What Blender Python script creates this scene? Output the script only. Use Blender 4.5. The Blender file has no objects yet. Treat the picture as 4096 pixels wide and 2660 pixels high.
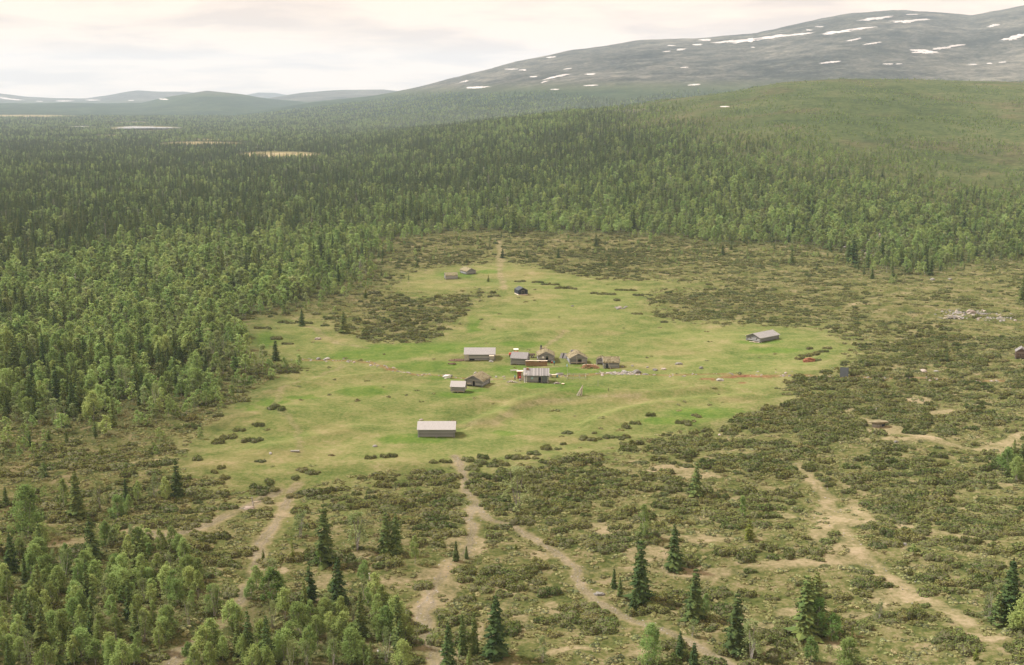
import bpy, math, random
import numpy as np
from mathutils import Vector, Matrix

# ------------------------------------------------------------------ camera, world, sun, exposure
S = bpy.context.scene
C = S.collection
H = 80.0                                  # the helicopter's height above the meadow
TH = math.radians(10.65)                  # downward tilt
FD = 4944.0 / 1.72101                     # focal length in pixels of a 2380 px wide picture
CX, CY = 1190.0, 773.0

cam_d = bpy.data.cameras.new('camera'); cam = bpy.data.objects.new('camera', cam_d); C.objects.link(cam)
cam_d.sensor_width = 36.0; cam_d.lens = 36.0 * 4944.0 / 4096.0
cam_d.clip_start = 1.0; cam_d.clip_end = 90000.0
cam.location = (0, 0, H); cam.rotation_euler = (math.pi / 2 - TH, 0, 0)
S.camera = cam

SUN_EL, SUN_AZ = math.radians(50), math.radians(-72)   # azimuth measured from +Y towards +X
w = bpy.data.worlds.new('World'); S.world = w; w.use_nodes = True
nt = w.node_tree; nt.nodes.clear()
def N(nt, typ, **kw):
    n = nt.nodes.new(typ)
    for k, v in kw.items():
        if k.startswith('i_'):
            key = k[2:]; key = int(key) if key.isdigit() else key.replace('_', ' ')
            n.inputs[key].default_value = v
        else: setattr(n, k, v)
    return n
def Lk(nt, a, b): nt.links.new(a, b)
sky = N(nt, 'ShaderNodeTexSky', sky_type='NISHITA'); sky.sun_disc = False
sky.sun_elevation = SUN_EL; sky.sun_rotation = SUN_AZ; sky.dust_density = 3.0; sky.air_density = 1.0
bg1 = N(nt, 'ShaderNodeBackground'); bg1.inputs[1].default_value = 0.10
Lk(nt, sky.outputs[0], bg1.inputs[0])
tc = N(nt, 'ShaderNodeTexCoord')
sep = N(nt, 'ShaderNodeSeparateXYZ'); Lk(nt, tc.outputs['Generated'], sep.inputs[0])
# a layer of high thin cloud: the direction is projected on a flat ceiling
mz = N(nt, 'ShaderNodeMath', operation='MAXIMUM'); Lk(nt, sep.outputs[2], mz.inputs[0]); mz.inputs[1].default_value = 0.0
az = N(nt, 'ShaderNodeMath', operation='ADD'); Lk(nt, mz.outputs[0], az.inputs[0]); az.inputs[1].default_value = 0.11
dx = N(nt, 'ShaderNodeMath', operation='DIVIDE'); Lk(nt, sep.outputs[0], dx.inputs[0]); Lk(nt, az.outputs[0], dx.inputs[1])
dy = N(nt, 'ShaderNodeMath', operation='DIVIDE'); Lk(nt, sep.outputs[1], dy.inputs[0]); Lk(nt, az.outputs[0], dy.inputs[1])
cmb = N(nt, 'ShaderNodeCombineXYZ'); Lk(nt, dx.outputs[0], cmb.inputs[0]); Lk(nt, dy.outputs[0], cmb.inputs[1])
n1 = N(nt, 'ShaderNodeTexNoise', i_Scale=1.25, i_Detail=8.0, i_Roughness=0.55, i_Distortion=0.25); Lk(nt, cmb.outputs[0], n1.inputs['Vector'])
r1 = N(nt, 'ShaderNodeValToRGB'); Lk(nt, n1.outputs[0], r1.inputs[0])
r1.color_ramp.elements[0].position = 0.38; r1.color_ramp.elements[0].color = (0.575, 0.44, 0.355, 1)
r1.color_ramp.elements[1].position = 0.56; r1.color_ramp.elements[1].color = (0.83, 0.625, 0.47, 1)
e = r1.color_ramp.elements.new(0.47); e.color = (0.70, 0.535, 0.415, 1)
bg2 = N(nt, 'ShaderNodeBackground'); bg2.inputs[1].default_value = 1.0; Lk(nt, r1.outputs[0], bg2.inputs[0])
mx = N(nt, 'ShaderNodeMixShader'); mx.inputs[0].default_value = 0.97
Lk(nt, bg1.outputs[0], mx.inputs[1]); Lk(nt, bg2.outputs[0], mx.inputs[2])
wo = N(nt, 'ShaderNodeOutputWorld'); Lk(nt, mx.outputs[0], wo.inputs[0])

sd = bpy.data.lights.new('sun', 'SUN'); sun = bpy.data.objects.new('sun', sd); C.objects.link(sun)
sd.energy = 5.0; sd.angle = math.radians(5); sd.color = (1.0, 0.965, 0.91)
sv = Vector((math.sin(SUN_AZ) * math.cos(SUN_EL), math.cos(SUN_AZ) * math.cos(SUN_EL), math.sin(SUN_EL)))
sun.rotation_euler = sv.to_track_quat('Z', 'Y').to_euler()

S.view_settings.view_transform = 'Standard'; S.view_settings.look = 'None'
S.view_settings.exposure = 0.70; S.view_settings.gamma = 1.0; S.view_settings.use_curve_mapping = False
S.cycles.max_bounces = 5; S.cycles.diffuse_bounces = 3; S.cycles.transparent_max_bounces = 4
S.cycles.volume_bounces = 1; S.cycles.transmission_bounces = 3
HAZE = 6.3e-5

# ------------------------------------------------------------------ small maths
rng = np.random.default_rng(7)
def hash2(ix, iy, s):
    h = (ix.astype(np.int64) * 374761393 + iy.astype(np.int64) * 668265263 + s * 2147483647) & 0xffffffff
    h = ((h ^ (h >> 13)) * 1274126177) & 0xffffffff
    return ((h ^ (h >> 16)) & 0xffffff) / float(0xffffff)
def vnoise(x, y, s=0):
    xi, yi = np.floor(x), np.floor(y); fx, fy = x - xi, y - yi
    fx = fx * fx * (3 - 2 * fx); fy = fy * fy * (3 - 2 * fy)
    a = hash2(xi, yi, s); b = hash2(xi + 1, yi, s); c = hash2(xi, yi + 1, s); d = hash2(xi + 1, yi + 1, s)
    return (a * (1 - fx) + b * fx) * (1 - fy) + (c * (1 - fx) + d * fx) * fy
def fbm(x, y, s=0, o=4, g=0.5):
    r, a, t = 0, 1.0, 0
    for i in range(o):
        r = r + a * vnoise(x * 2 ** i + 17.3 * i, y * 2 ** i - 9.1 * i, s + i); t += a; a *= g
    return r / t
def sst(a, b, x):
    u = np.clip((x - a) / (b - a), 0, 1); return u * u * (3 - 2 * u)
ct, st = math.cos(TH), math.sin(TH)
def ray(xd, yd):                      # a viewing direction as (X/Y, Z/Y)
    u = (np.asarray(xd, float) - CX) / FD; v = (CY - np.asarray(yd, float)) / FD
    Y = ct + v * st
    return u / Y, (-st + v * ct) / Y
def proj(X, Y, Z):
    c = Y * ct + (H - Z) * st; up = Y * st - (H - Z) * ct
    c = np.where(c < 1, 1, c)
    return CX + FD * X / c, CY - FD * up / c

# ------------------------------------------------------------------ the lie of the land
def crest(pts, D):
    xs, ys = np.array([p[0] for p in pts], float), np.array([p[1] for p in pts], float)
    t, e = ray(xs, ys); return t, H + e * D
def prof(u):
    u = np.clip(u, 0, 1); return u ** 1.25 * (1 - 0.22 * u ** 3) / 0.78
RIDGES = []
def ridge(D, foot, back, pts): t, z = crest(pts, D); RIDGES.append((D, foot, back, t, np.maximum(z, 0)))
ridge(2000, 650, 900, [(300, 380), (600, 352), (800, 340), (1000, 310), (1150, 290), (1300, 270), (1440, 252), (1560, 231), (1700, 212),
      (1820, 191), (1950, 183), (2100, 184), (2200, 188), (2380, 193), (2700, 200), (3200, 190)])
ridge(6500, 2900, 3500, [(560, 262), (700, 244), (800, 231), (880, 222), (960, 205), (1090, 172), (1200, 143), (1330, 118), (1480, 95), (1560, 90),
      (1640, 85), (1760, 74), (1880, 49), (1980, 31), (2080, 26), (2200, 33), (2260, 37), (2330, 23), (2380, 12), (2700, -40), (3300, -60)])
ridge(8000, 5600, 1500, [(330, 240), (370, 230), (400, 224), (440, 217), (480, 211), (520, 214), (560, 219), (600, 226), (660, 234), (720, 240)])
ridge(12500, 9300, 1800, [(-900, 205), (-300, 208), (-50, 214), (0, 217), (60, 225), (120, 228), (200, 229), (250, 222), (290, 214), (320, 210), (370, 213), (430, 213), (480, 219), (540, 228), (600, 236)])
ridge(10500, 7400, 1500, [(500, 240), (560, 236), (620, 229), (650, 224), (700, 216), (760, 211), (800, 209), (890, 208), (930, 212), (1000, 224), (1080, 236)])
ridge(15500, 13500, 1500, [(540, 230), (575, 220), (600, 215), (640, 216), (680, 223), (720, 230)])
def flat(x, y):
    t, e = ray(x, y); return (float(t * H / -e), float(H / -e))
BANKS = [([flat(*p) for p in ((1120, 978), (1160, 962), (1215, 938), (1282, 922), (1340, 915), (1440, 918), (1534, 919), (1650, 908))], 1.5, 4.0),
         ([flat(*p) for p in ((1380, 985), (1420, 968), (1458, 957), (1534, 942), (1640, 930), (1740, 924))], 1.1, 3.5),
         ([flat(*p) for p in ((640, 1040), (740, 1012), (850, 995))], .8, 4.5),
         ([flat(*p) for p in ((640, 905), (760, 880), (900, 872), (1000, 876))], .8, 4.0), ([flat(*p) for p in ((1180, 790), (1280, 770), (1400, 768), (1520, 790))], 1.0, 6.0)]
def height(X, Y):
    X = np.asarray(X, float); Y = np.asarray(Y, float)
    Ys = np.maximum(Y, 30.0); t = X / Ys
    z = np.zeros_like(X)
    for D, foot, back, ts, zs in RIDGES:
        zc = np.interp(t, ts, zs)
        s = prof((Ys - foot) / (D - foot)) * np.exp(-(np.clip(Ys - D, 0, None) / back) ** 2)
        z = np.maximum(z, zc * s)
    far = sst(700, 1700, Ys)
    z = z + 2.6 * (fbm(X / 38, Y / 24, 3, 3) - .5) * (1 - far) + 0.18 * (fbm(X / 2.3, Y / 2.3, 5, 2) - .5) * (1 - sst(400, 900, Ys))
    z = z + far * 9.0 * (fbm(X / 260, Y / 170, 11, 3) - .5) * np.clip(1.3 - z / 160, 0.25, 1)
    m = sst(3300, 4600, Ys) * np.clip(z / 60, 0, 1) * (1 - sst(7000, 9000, Ys))
    z = z + m * (26 * (fbm(X / 330, Y / 260, 21, 5, .55) - .5))
    z = z + .45 * (fbm(X / 9, Y / 6, 15, 2) - .5) * (1 - sst(400, 800, Ys))
    k = (Ys > 240) & (Ys < 480)
    if k.any():
        xx, yy = X[k] if X.ndim else X, Y[k] if Y.ndim else Y; dz = 0
        for pl, hb, wb in BANKS:
            d = np.full(xx.shape, 1e9); sg = np.zeros(xx.shape)
            for i in range(len(pl) - 1):
                ax, ay = pl[i]; vx, vy = pl[i + 1][0] - ax, pl[i + 1][1] - ay
                u = np.clip(((xx - ax) * vx + (yy - ay) * vy) / (vx * vx + vy * vy), 0, 1); dd = np.hypot(xx - ax - u * vx, yy - ay - u * vy)
                sg = np.where(dd < d, np.sign(vx * (yy - ay) - vy * (xx - ax)), sg); d = np.minimum(d, dd)
            dz = dz + hb * np.exp(-(d / wb) ** 2) - np.where(sg > 0, .55 * hb * np.exp(-((d - wb * 1.8) / (wb * 1.1)) ** 2), 0)
        z[k] += dz
    # old terrace bank that runs across the meadow, and the low ground in front of the cabins
    return z
def to_world(xd, yd):
    t, e = ray(xd, yd); t = np.atleast_1d(t).astype(float); e = np.atleast_1d(e).astype(float)
    Y = H / np.maximum(-e, 1e-3) * np.ones_like(t)
    Y = np.minimum(Y, 30000.)
    if Y.max() < 900:
        for _ in range(14):
            z = height(t * Y, Y); Y = .4 * Y + .6 * (H - z) / np.maximum(-e, 1e-3)
        return t * Y, Y, height(t * Y, Y)
    steps = np.geomspace(150, 27000, 420)
    TT, SS_ = np.meshgrid(t, steps, indexing='ij')
    g = H + e[:, None] * SS_ - height(TT * SS_, SS_)
    hit = g <= 0; j = np.where(hit.any(1), hit.argmax(1), 0)
    j1 = np.clip(j, 1, None); ar = np.arange(len(t)); g0, g1 = g[ar, j1 - 1], g[ar, j1]
    u = np.clip(g0 / np.where(np.abs(g0 - g1) < 1e-9, 1, g0 - g1), 0, 1)
    best = np.where(hit.any(1), steps[j1 - 1] + u * (steps[j1] - steps[j1 - 1]), steps[g.argmin(1)])
    return t * best, best, height(t * best, best)
def P(x, y):                            # one point of the ground, from a place in the 2380 px picture
    a, b, c = to_world([x], [y]); return Vector((a[0], b[0], c[0]))
def Q(x, y): return P(x / 1.72101, y / 1.72101)   # the same from the full-size picture
def Z(x, y): return float(height(np.array([x]), np.array([y]))[0])

def inpoly(x, y, poly):
    ins = np.zeros(x.shape, bool); n = len(poly)
    for i in range(n):
        x1, y1 = poly[i]; x2, y2 = poly[(i + 1) % n]
        if y1 == y2: continue
        c = ((y1 > y) != (y2 > y)) & (x < (x2 - x1) * (y - y1) / (y2 - y1) + x1)
        ins ^= c
    return ins
def ell(x, y, L, k=1.0):
    m = np.zeros(x.shape)
    for e in L:
        d = ((x - e[0]) / (e[2] * k)) ** 2 + ((y - e[1]) / (e[3] * k)) ** 2
        m = np.maximum(m, np.clip(1.6 - 1.2 * d, 0, 1))
    return m

MEADOW = [(560, 745), (640, 738), (690, 733), (750, 735), (735, 752), (800, 775), (860, 797), (950, 800), (1000, 796), (1050, 765), (1085, 740), (1090, 720), (1110, 705),
          (1160, 690), (1160, 672), (1100, 668), (1010, 690), (960, 690), (925, 668), (940, 640), (1010, 625), (1100, 618), (1150, 612), (1158, 575), (1168, 575),
          (1175, 612), (1230, 622), (1330, 640), (1400, 652), (1500, 655), (1640, 658), (1640, 668), (1500, 672), (1500, 700), (1530, 750), (1700, 756),
          (1860, 762), (1930, 775), (1985, 800), (1965, 822), (1960, 850), (1900, 868), (1850, 880), (1800, 900), (1835, 925), (1800, 945), (1710, 962), (1690, 990),
          (1630, 1000), (1560, 1002), (1500, 1018), (1440, 1040), (1400, 1052), (1330, 1048), (1290, 1066), (1200, 1092), (1100, 1100), (1085, 1110), (1060, 1108),
          (1030, 1100), (900, 1095), (800, 1110), (740, 1122), (705, 1150), (680, 1190), (650, 1240), (600, 1268), (575, 1262), (620, 1215), (630, 1180),
          (560, 1150), (540, 1120), (470, 1104), (415, 1090), (420, 1052), (470, 1010), (520, 960), (580, 915), (630, 880), (715, 858), (690, 845), (590, 842), (560, 800)]
FOREST = [(-900, 1010), (-200, 1010), (0, 1005), (140, 1010), (200, 985), (300, 1000), (370, 990), (420, 960), (480, 930), (530, 895), (560, 870), (590, 850), (570, 830), (555, 800), (540, 745),
          (640, 735), (700, 700), (760, 685), (840, 655), (850, 620), (880, 590), (900, 560), (960, 545), (1080, 540), (1200, 540), (1320, 545), (1450, 545),
          (1560, 555), (1620, 565), (1700, 575), (1760, 565), (1900, 575), (1980, 590), (2020, 635), (2080, 650), (2200, 625), (2300, 605), (2380, 605), (2700, 600), (3300, 600),
          (3300, 150), (2380, 170), (2100, 165), (1900, 168), (1700, 195), (1560, 215), (1440, 235), (1300, 215), (-900, 215)]
GROVE = [(-400, 1285), (0, 1290), (60, 1275), (180, 1325), (250, 1270), (330, 1245), (400, 1270), (430, 1325), (470, 1340), (470, 1400), (560, 1380), (640, 1345), (700, 1400), (760, 1410), (840, 1330), (880, 1400),
         (940, 1440), (965, 1600), (-400, 1700)]
EDGE_L = [(-400, 1000), (0, 1000), (130, 1010), (110, 1060), (150, 1100), (120, 1160), (60, 1200), (-400, 1220)]
LAKES = [(335, 299, 82, 6.5), (190, 295, 30, 2.4)]
BOGS = [(40, 270, 140, 3), (470, 335, 95, 5.5), (650, 361, 100, 8), (350, 342, 40, 2), (250, 316, 45, 2.2), (300, 285, 60, 2), (480, 325, 120, 2)]
TAN = [(1915, 1220, 26, 45), (1840, 1312, 95, 10), (1960, 1290, 45, 28), (1980, 1200, 40, 25), (2060, 1390, 60, 18), (1400, 1230, 40, 18), (1500, 1290, 60, 22), (1620, 1330, 90, 18),
       (1080, 1270, 40, 30), (1010, 1370, 40, 60), (760, 1345, 60, 14), (480, 1390, 30, 18), (1560, 1090, 60, 10), (1620, 1105, 60, 8), (1980, 960, 18, 10), (2060, 1000, 40, 10), (2120, 1020, 90, 9), (2320, 1040, 40, 14),
       (1260, 1290, 50, 12), (1290, 1420, 30, 14), (1200, 1450, 30, 20), (1750, 1450, 50, 12), (2240, 1540, 30, 16), (1960, 1500, 30, 14), (1330, 1510, 60, 8), (2130, 930, 40, 10), (2180, 960, 40, 6),
       (1500, 540, 120, 4), (870, 605, 24, 3), (390, 1240, 60, 8), (160, 1262, 60, 6), (640, 1320, 14, 14), (2190, 1250, 60, 5), (2290, 1180, 60, 5), (2100, 1225, 40, 6), (1720, 1160, 30, 6), (330, 1075, 40, 5), (860, 1290, 40, 8),
       (2290, 1480, 60, 12), (1860, 1420, 60, 12), (1180, 1380, 40, 6), (1640, 1250, 60, 10), (1830, 1195, 25, 8), (2000, 1430, 50, 8), (900, 1345, 60, 14), (1500, 1520, 70, 10)]
LUSH = [(560, 780, 25, 20), (610, 790, 40, 18), (980, 810, 160, 14), (880, 825, 120, 14), (960, 1020, 95, 13), (1350, 908, 70, 9), (1000, 850, 90, 12), (1640, 960, 90, 14), (1800, 815, 70, 8), (1760, 795, 60, 5), (1210, 800, 60, 8),
        (1100, 755, 16, 22), (620, 935, 55, 8), (570, 948, 28, 7), (700, 925, 40, 5), (1060, 918, 60, 6), (850, 910, 60, 12), (1260, 895, 90, 6), (1100, 905, 40, 6), (1060, 638, 50, 6), (1140, 632, 30, 5), (1320, 860, 120, 8),
        (1100, 680, 14, 6), (1190, 860, 60, 12), (1050, 880, 60, 6), (1560, 980, 80, 9), (1180, 1010, 40, 6), (1350, 925, 60, 5), (2270, 718, 22, 5), (1000, 690, 50, 3)]
DRY = [(1250, 935, 150, 9), (1100, 990, 60, 7), (1420, 930, 120, 8), (780, 1000, 60, 14), (1560, 820, 70, 7), (1420, 775, 32, 5), (1310, 770, 15, 5), (1480, 850, 120, 9), (900, 790, 50, 6), (500, 1080, 80, 16), (520, 980, 30, 20),
       (560, 960, 40, 10), (1700, 930, 60, 7), (1210, 640, 60, 14), (1160, 640, 60, 8), (1030, 655, 90, 5), (640, 1060, 120, 18), (1250, 690, 60, 8), (770, 790, 50, 8), (660, 1200, 20, 40), (1300, 1020, 90, 12), (1060, 760, 25, 8)]
SOIL = [(1740, 876, 70, 3.2), (1640, 882, 25, 2.5), (1730, 890, 16, 2.5), (905, 858, 12, 2), (1115, 895, 10, 2)]
def poly_world(pts):
    X, Y, _ = to_world([p[0] for p in pts], [p[1] for p in pts]); return np.stack([X, Y], 1)
PATHS = [  # points, half width in metres, how bare
    ([(690, 1125), (665, 1165), (655, 1200), (630, 1235), (600, 1268), (596, 1310), (590, 1350), (550, 1400), (520, 1440), (470, 1480), (420, 1510), (395, 1546), (370, 1590)], 1.5, 1.0),
    ([(1060, 1060), (1072, 1090), (1085, 1130), (1100, 1170), (1092, 1210), (1090, 1250), (1088, 1285), (1050, 1305), (1025, 1340), (1000, 1380), (982, 1420), (985, 1470), (1000, 1510), (1015, 1560)], 1.5, 1.0),
    ([(1100, 1175), (1140, 1205), (1195, 1228), (1245, 1255), (1290, 1285), (1340, 1320), (1352, 1365), (1385, 1400), (1450, 1430), (1540, 1468), (1630, 1510), (1710, 1560)], 1.3, 1.0),
    ([(650, 1140), (590, 1170), (520, 1200), (470, 1225), (430, 1240), (380, 1248), (300, 1228)], 1.9, .95),
    ([(-60, 1275), (60, 1270), (150, 1262), (185, 1255)], 1.5, .9),
    ([(1855, 1080), (1885, 1120), (1925, 1155), (1945, 1200), (1965, 1240), (2000, 1290), (2050, 1330), (2120, 1380), (2180, 1410), (2260, 1450)], 1.5, .85),
    ([(2010, 975), (2080, 1005), (2180, 1025), (2280, 1045), (2340, 1030), (2380, 1005)], 1.8, .9),
    ([(1330, 1330), (1450, 1325), (1620, 1335), (1760, 1320), (1900, 1310), (1990, 1300)], .9, .3),
    ([(1161, 560), (1162, 600), (1163, 640), (1172, 670)], 1.6, .7),
    ([(680, 740), (740, 770), (790, 800), (850, 808)], 1.3, .5),
    ([(1260, 808), (1290, 790), (1312, 768)], .9, .6),
    ([(1130, 826), (1190, 826)], .9, .6),
    ([(850, 603), (900, 607), (935, 612)], 1.2, .8),
    ([(1960, 720), (2040, 690), (2120, 680)], 1.0, .5),
    ([(1090, 985), (1150, 985), (1200, 950), (1260, 930), (1380, 922), (1480, 920)], 1.2, .45),
    ([(700, 1060), (690, 1000), (640, 940), (660, 900), (760, 865), (800, 850)], .9, .35),
    ([(1195, 828), (1250, 850), (1330, 852), (1420, 866)], .6, .5), ([(1080, 905), (1140, 898), (1210, 895)], .5, .45), ([(1262, 846), (1262, 870), (1280, 890)], .5, .5),
    ([(2120, 1230), (2220, 1240), (2300, 1262)], .9, .6), ([(1100, 1500), (1140, 1430), (1200, 1385)], .8, .5),
]
PATHS = [(poly_world(p), wd, b) for p, wd, b in PATHS]
STREAM = poly_world([(690, 836), (760, 837), (860, 842), (960, 870), (1060, 878), (1160, 882), (1260, 876), (1430, 868), (1540, 872), (1620, 870), (1740, 872), (1850, 872), (1960, 876), (2060, 879), (2200, 882), (2420, 885)])
def dist_poly(X, Y, pl):
    d = np.full(X.shape, 1e9)
    for i in range(len(pl) - 1):
        ax, ay = pl[i]; bx, by = pl[i + 1]; vx, vy = bx - ax, by - ay
        u = np.clip(((X - ax) * vx + (Y - ay) * vy) / (vx * vx + vy * vy), 0, 1)
        d = np.minimum(d, np.hypot(X - ax - u * vx, Y - ay - u * vy))
    return d
def masks(X, Y, Zv):
    xd, yd = proj(X, Y, Zv)
    jx = (fbm(X / 5, Y / 5, 31, 3) - .5); jy = (fbm(X / 5, Y / 5, 37, 3) - .5)
    k = FD / np.maximum(Y, 50)
    xj, yj = xd + jx * 5.0 * k, yd + jy * 5.0 * k * H / np.maximum(Y, 50)
    near = (Y > 60) & (Y < 4600) & (np.abs(X) < Y * 1.1)
    m = {}
    m['meadow'] = inpoly(xj, yj, MEADOW) & near & (Y < 1200)
    m['forest'] = inpoly(xj, yj, FOREST) & (Y > 60)
    sf, smd, smw = np.zeros(X.shape), np.zeros(X.shape), np.zeros(X.shape); sub = np.where(near & (Y < 2600))[0]; ks = k[sub]; fy = H / np.maximum(Y[sub], 50)
    for q in range(10):
        a_ = q * 2.4; rr_ = (q + .7) ** .5 / 3.2
        ox, oy = math.cos(a_) * rr_, math.sin(a_) * rr_
        sf[sub] += inpoly(xd[sub] + ox * 22 * ks, yd[sub] + oy * 30 * ks * fy, FOREST); smd[sub] += inpoly(xj[sub] + ox * 6 * ks, yj[sub] + oy * 8 * ks * fy, MEADOW); smw[sub] += inpoly(xj[sub] + ox * 15 * ks, yj[sub] + oy * 26 * ks * fy, MEADOW)
    m['fsoft'] = sf / 10; m['fsoft'][Y >= 2600] = m['forest'][Y >= 2600]; m['msoft'] = smd / 10; m['mwide'] = smw / 10
    tl_ = np.interp(xd, [1350, 1600, 1800, 2000, 2200, 2380], [225, 285, 335, 375, 415, 450]); hn = 60 * (fbm(X / 120, Y / 120, 95, 3) - .5)
    m['tlf'] = np.where((xd > 1350) & (Y < 2500), sst(-70, 110, yd - tl_ + hn), 1.0)
    m['grove'] = inpoly(xj, yj, GROVE) & near
    m['edge'] = inpoly(xj, yj, EDGE_L) & near
    n = near & (Y < 1000)
    m['tan'] = np.clip(ell(xj, yj, TAN) * 1.7 - .9 * fbm(X / 3.0, Y / 3.0, 91, 3) + .1, 0, 1) * n
    m['lush'] = ell(xj, yj, LUSH) * n
    m['dry'] = ell(xj, yj, DRY) * n
    m['soil'] = ell(xj, yj, SOIL) * n
    fl = (Y > 1300) & (Y < 6500)
    m['bog'] = ell(xd, yd, BOGS) * fl; m['lake'] = ell(xd, yd, LAKES) * fl
    p = np.zeros(X.shape); co = np.zeros(X.shape); idx = np.where(n & (Y < 900))[0]
    x, y = X[idx] + 2.2 * (fbm(X[idx] / 4, Y[idx] / 4, 41, 2) - .5), Y[idx] + 2.2 * (fbm(X[idx] / 4, Y[idx] / 4, 43, 2) - .5)
    for pl, wd, b in PATHS:
        wd = wd * .8; dd = dist_poly(x, y, pl); p[idx] = np.maximum(p[idx], min(1, b + .15) * (1 - sst(wd * .7, wd * 1.6, dd)))
        if b > .9: co[idx] = np.maximum(co[idx], (1 - sst(wd * .35, wd * .85, dd)) * sst(.18, .42, fbm(x / 9, y / 9, 47, 2)) * (1 - .7 * np.exp(-(dd / .28) ** 2)))
    m['path'] = p; m['core'] = co
    s = np.zeros(X.shape); s[idx] = 1 - sst(.5, 1.2, dist_poly(X[idx], Y[idx], STREAM)); m['stream'] = s
    m['xd'], m['yd'] = xd, yd
    return m

# ------------------------------------------------------------------ object helpers
def props(o, label=None, cat=None, group=None, kind=None):
    if label: o['label'] = label
    if cat: o['category'] = cat
    if group: o['group'] = group
    if kind: o['kind'] = kind
    return o
def mesh_np(name, V, F, mats=(), mi=None, smooth=False):
    V = np.asarray(V, np.float32); me = bpy.data.meshes.new(name)
    if isinstance(F, np.ndarray):
        n = F.shape[1]; me.vertices.add(len(V)); me.vertices.foreach_set('co', V.ravel())
        me.loops.add(F.size); me.loops.foreach_set('vertex_index', F.ravel().astype(np.int32))
        me.polygons.add(len(F)); me.polygons.foreach_set('loop_start', np.arange(len(F), dtype=np.int32) * n)
    else:
        me.from_pydata([tuple(map(float, v)) for v in V], [], [tuple(f) for f in F])
    for m in mats: me.materials.append(m)
    if mi is not None: me.polygons.foreach_set('material_index', np.asarray(mi, np.int32))
    me.polygons.foreach_set('use_smooth', np.full(len(me.polygons), smooth))
    me.update(calc_edges=True); me.validate()
    return me
def ob(name, me, parent=None, loc=None, rot=None, scl=None):
    o = bpy.data.objects.new(name, me); C.objects.link(o)
    if parent: o.parent = parent
    if loc is not None: o.location = loc
    if rot is not None: o.rotation_euler = rot
    if scl is not None: o.scale = scl
    return o
def thing(name, label, cat, loc, rz=0, group=None):
    return props(ob(name, None, None, loc, (0, 0, rz)), label, cat, group)
class MB:
    def __init__(s): s.v = []; s.f = []
    def add(s, V, F):
        b = len(s.v); s.v += [tuple(v) for v in V]; s.f += [tuple(i + b for i in f) for f in F]; return s
    def box(s, c, d, R=None):
        V = [Vector((x * d[0] / 2, y * d[1] / 2, z * d[2] / 2)) for x in (-1, 1) for y in (-1, 1) for z in (-1, 1)]
        if R: V = [R @ v for v in V]
        V = [v + Vector(c) for v in V]
        return s.add(V, [(0, 1, 3, 2), (4, 6, 7, 5), (0, 4, 5, 1), (2, 3, 7, 6), (0, 2, 6, 4), (1, 5, 7, 3)])
    def tube(s, a, b, r0, r1=None, n=7):
        a, b = Vector(a), Vector(b); r1 = r0 if r1 is None else r1
        q = (b - a).to_track_quat('Z', 'Y'); V = []
        for p, r in ((a, r0), (b, r1)):
            for i in range(n):
                t = 2 * math.pi * i / n; V.append(p + q @ Vector((r * math.cos(t), r * math.sin(t), 0)))
        F = [(i, (i + 1) % n, n + (i + 1) % n, n + i) for i in range(n)] + [tuple(range(n))[::-1], tuple(range(n, 2 * n))]
        return s.add(V, F)
    def build(s, name, mat, parent=None, **kw):
        me = mesh_np(name, s.v, s.f, [mat], smooth=kw.pop('smooth', False)); return ob(name, me, parent, **kw)

# ------------------------------------------------------------------ materials
def mat(name):
    m = bpy.data.materials.new(name); m.use_nodes = True; m.node_tree.nodes.clear(); return m, m.node_tree
def finish(nt, sh): o = N(nt, 'ShaderNodeOutputMaterial'); Lk(nt, sh, o.inputs[0])
def ramp(nt, fac, stops):
    r = N(nt, 'ShaderNodeValToRGB'); el = r.color_ramp.elements
    while len(el) > 1: el.remove(el[-1])
    el[0].position = stops[0][0]; el[0].color = (*stops[0][1], 1)
    for p, c in stops[1:]: e = el.new(p); e.color = (*c, 1)
    Lk(nt, fac, r.inputs[0]); return r.outputs[0]
def mixc(nt, f, a, b, mode='MIX'):
    m = N(nt, 'ShaderNodeMix', data_type='RGBA', blend_type=mode)
    for i, v in ((0, f), (6, a), (7, b)):
        if isinstance(v, (int, float)): m.inputs[i].default_value = v
        elif isinstance(v, tuple): m.inputs[i].default_value = (*v, 1)
        else: Lk(nt, v, m.inputs[i])
    return m.outputs[2]
def mth(nt, op, a, b=None, c=None, clamp=False):
    m = N(nt, 'ShaderNodeMath', operation=op, use_clamp=clamp)
    for i, v in enumerate((a, b, c)):
        if v is None: continue
        if isinstance(v, (int, float)): m.inputs[i].default_value = v
        else: Lk(nt, v, m.inputs[i])
    return m.outputs[0]
def noise(nt, scale, detail=3, rough=.55, vec=None, dist=0):
    n = N(nt, 'ShaderNodeTexNoise', i_Scale=scale, i_Detail=detail, i_Roughness=rough, i_Distortion=dist)
    if vec is not None: Lk(nt, vec, n.inputs['Vector'])
    return n.outputs[0]
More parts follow.
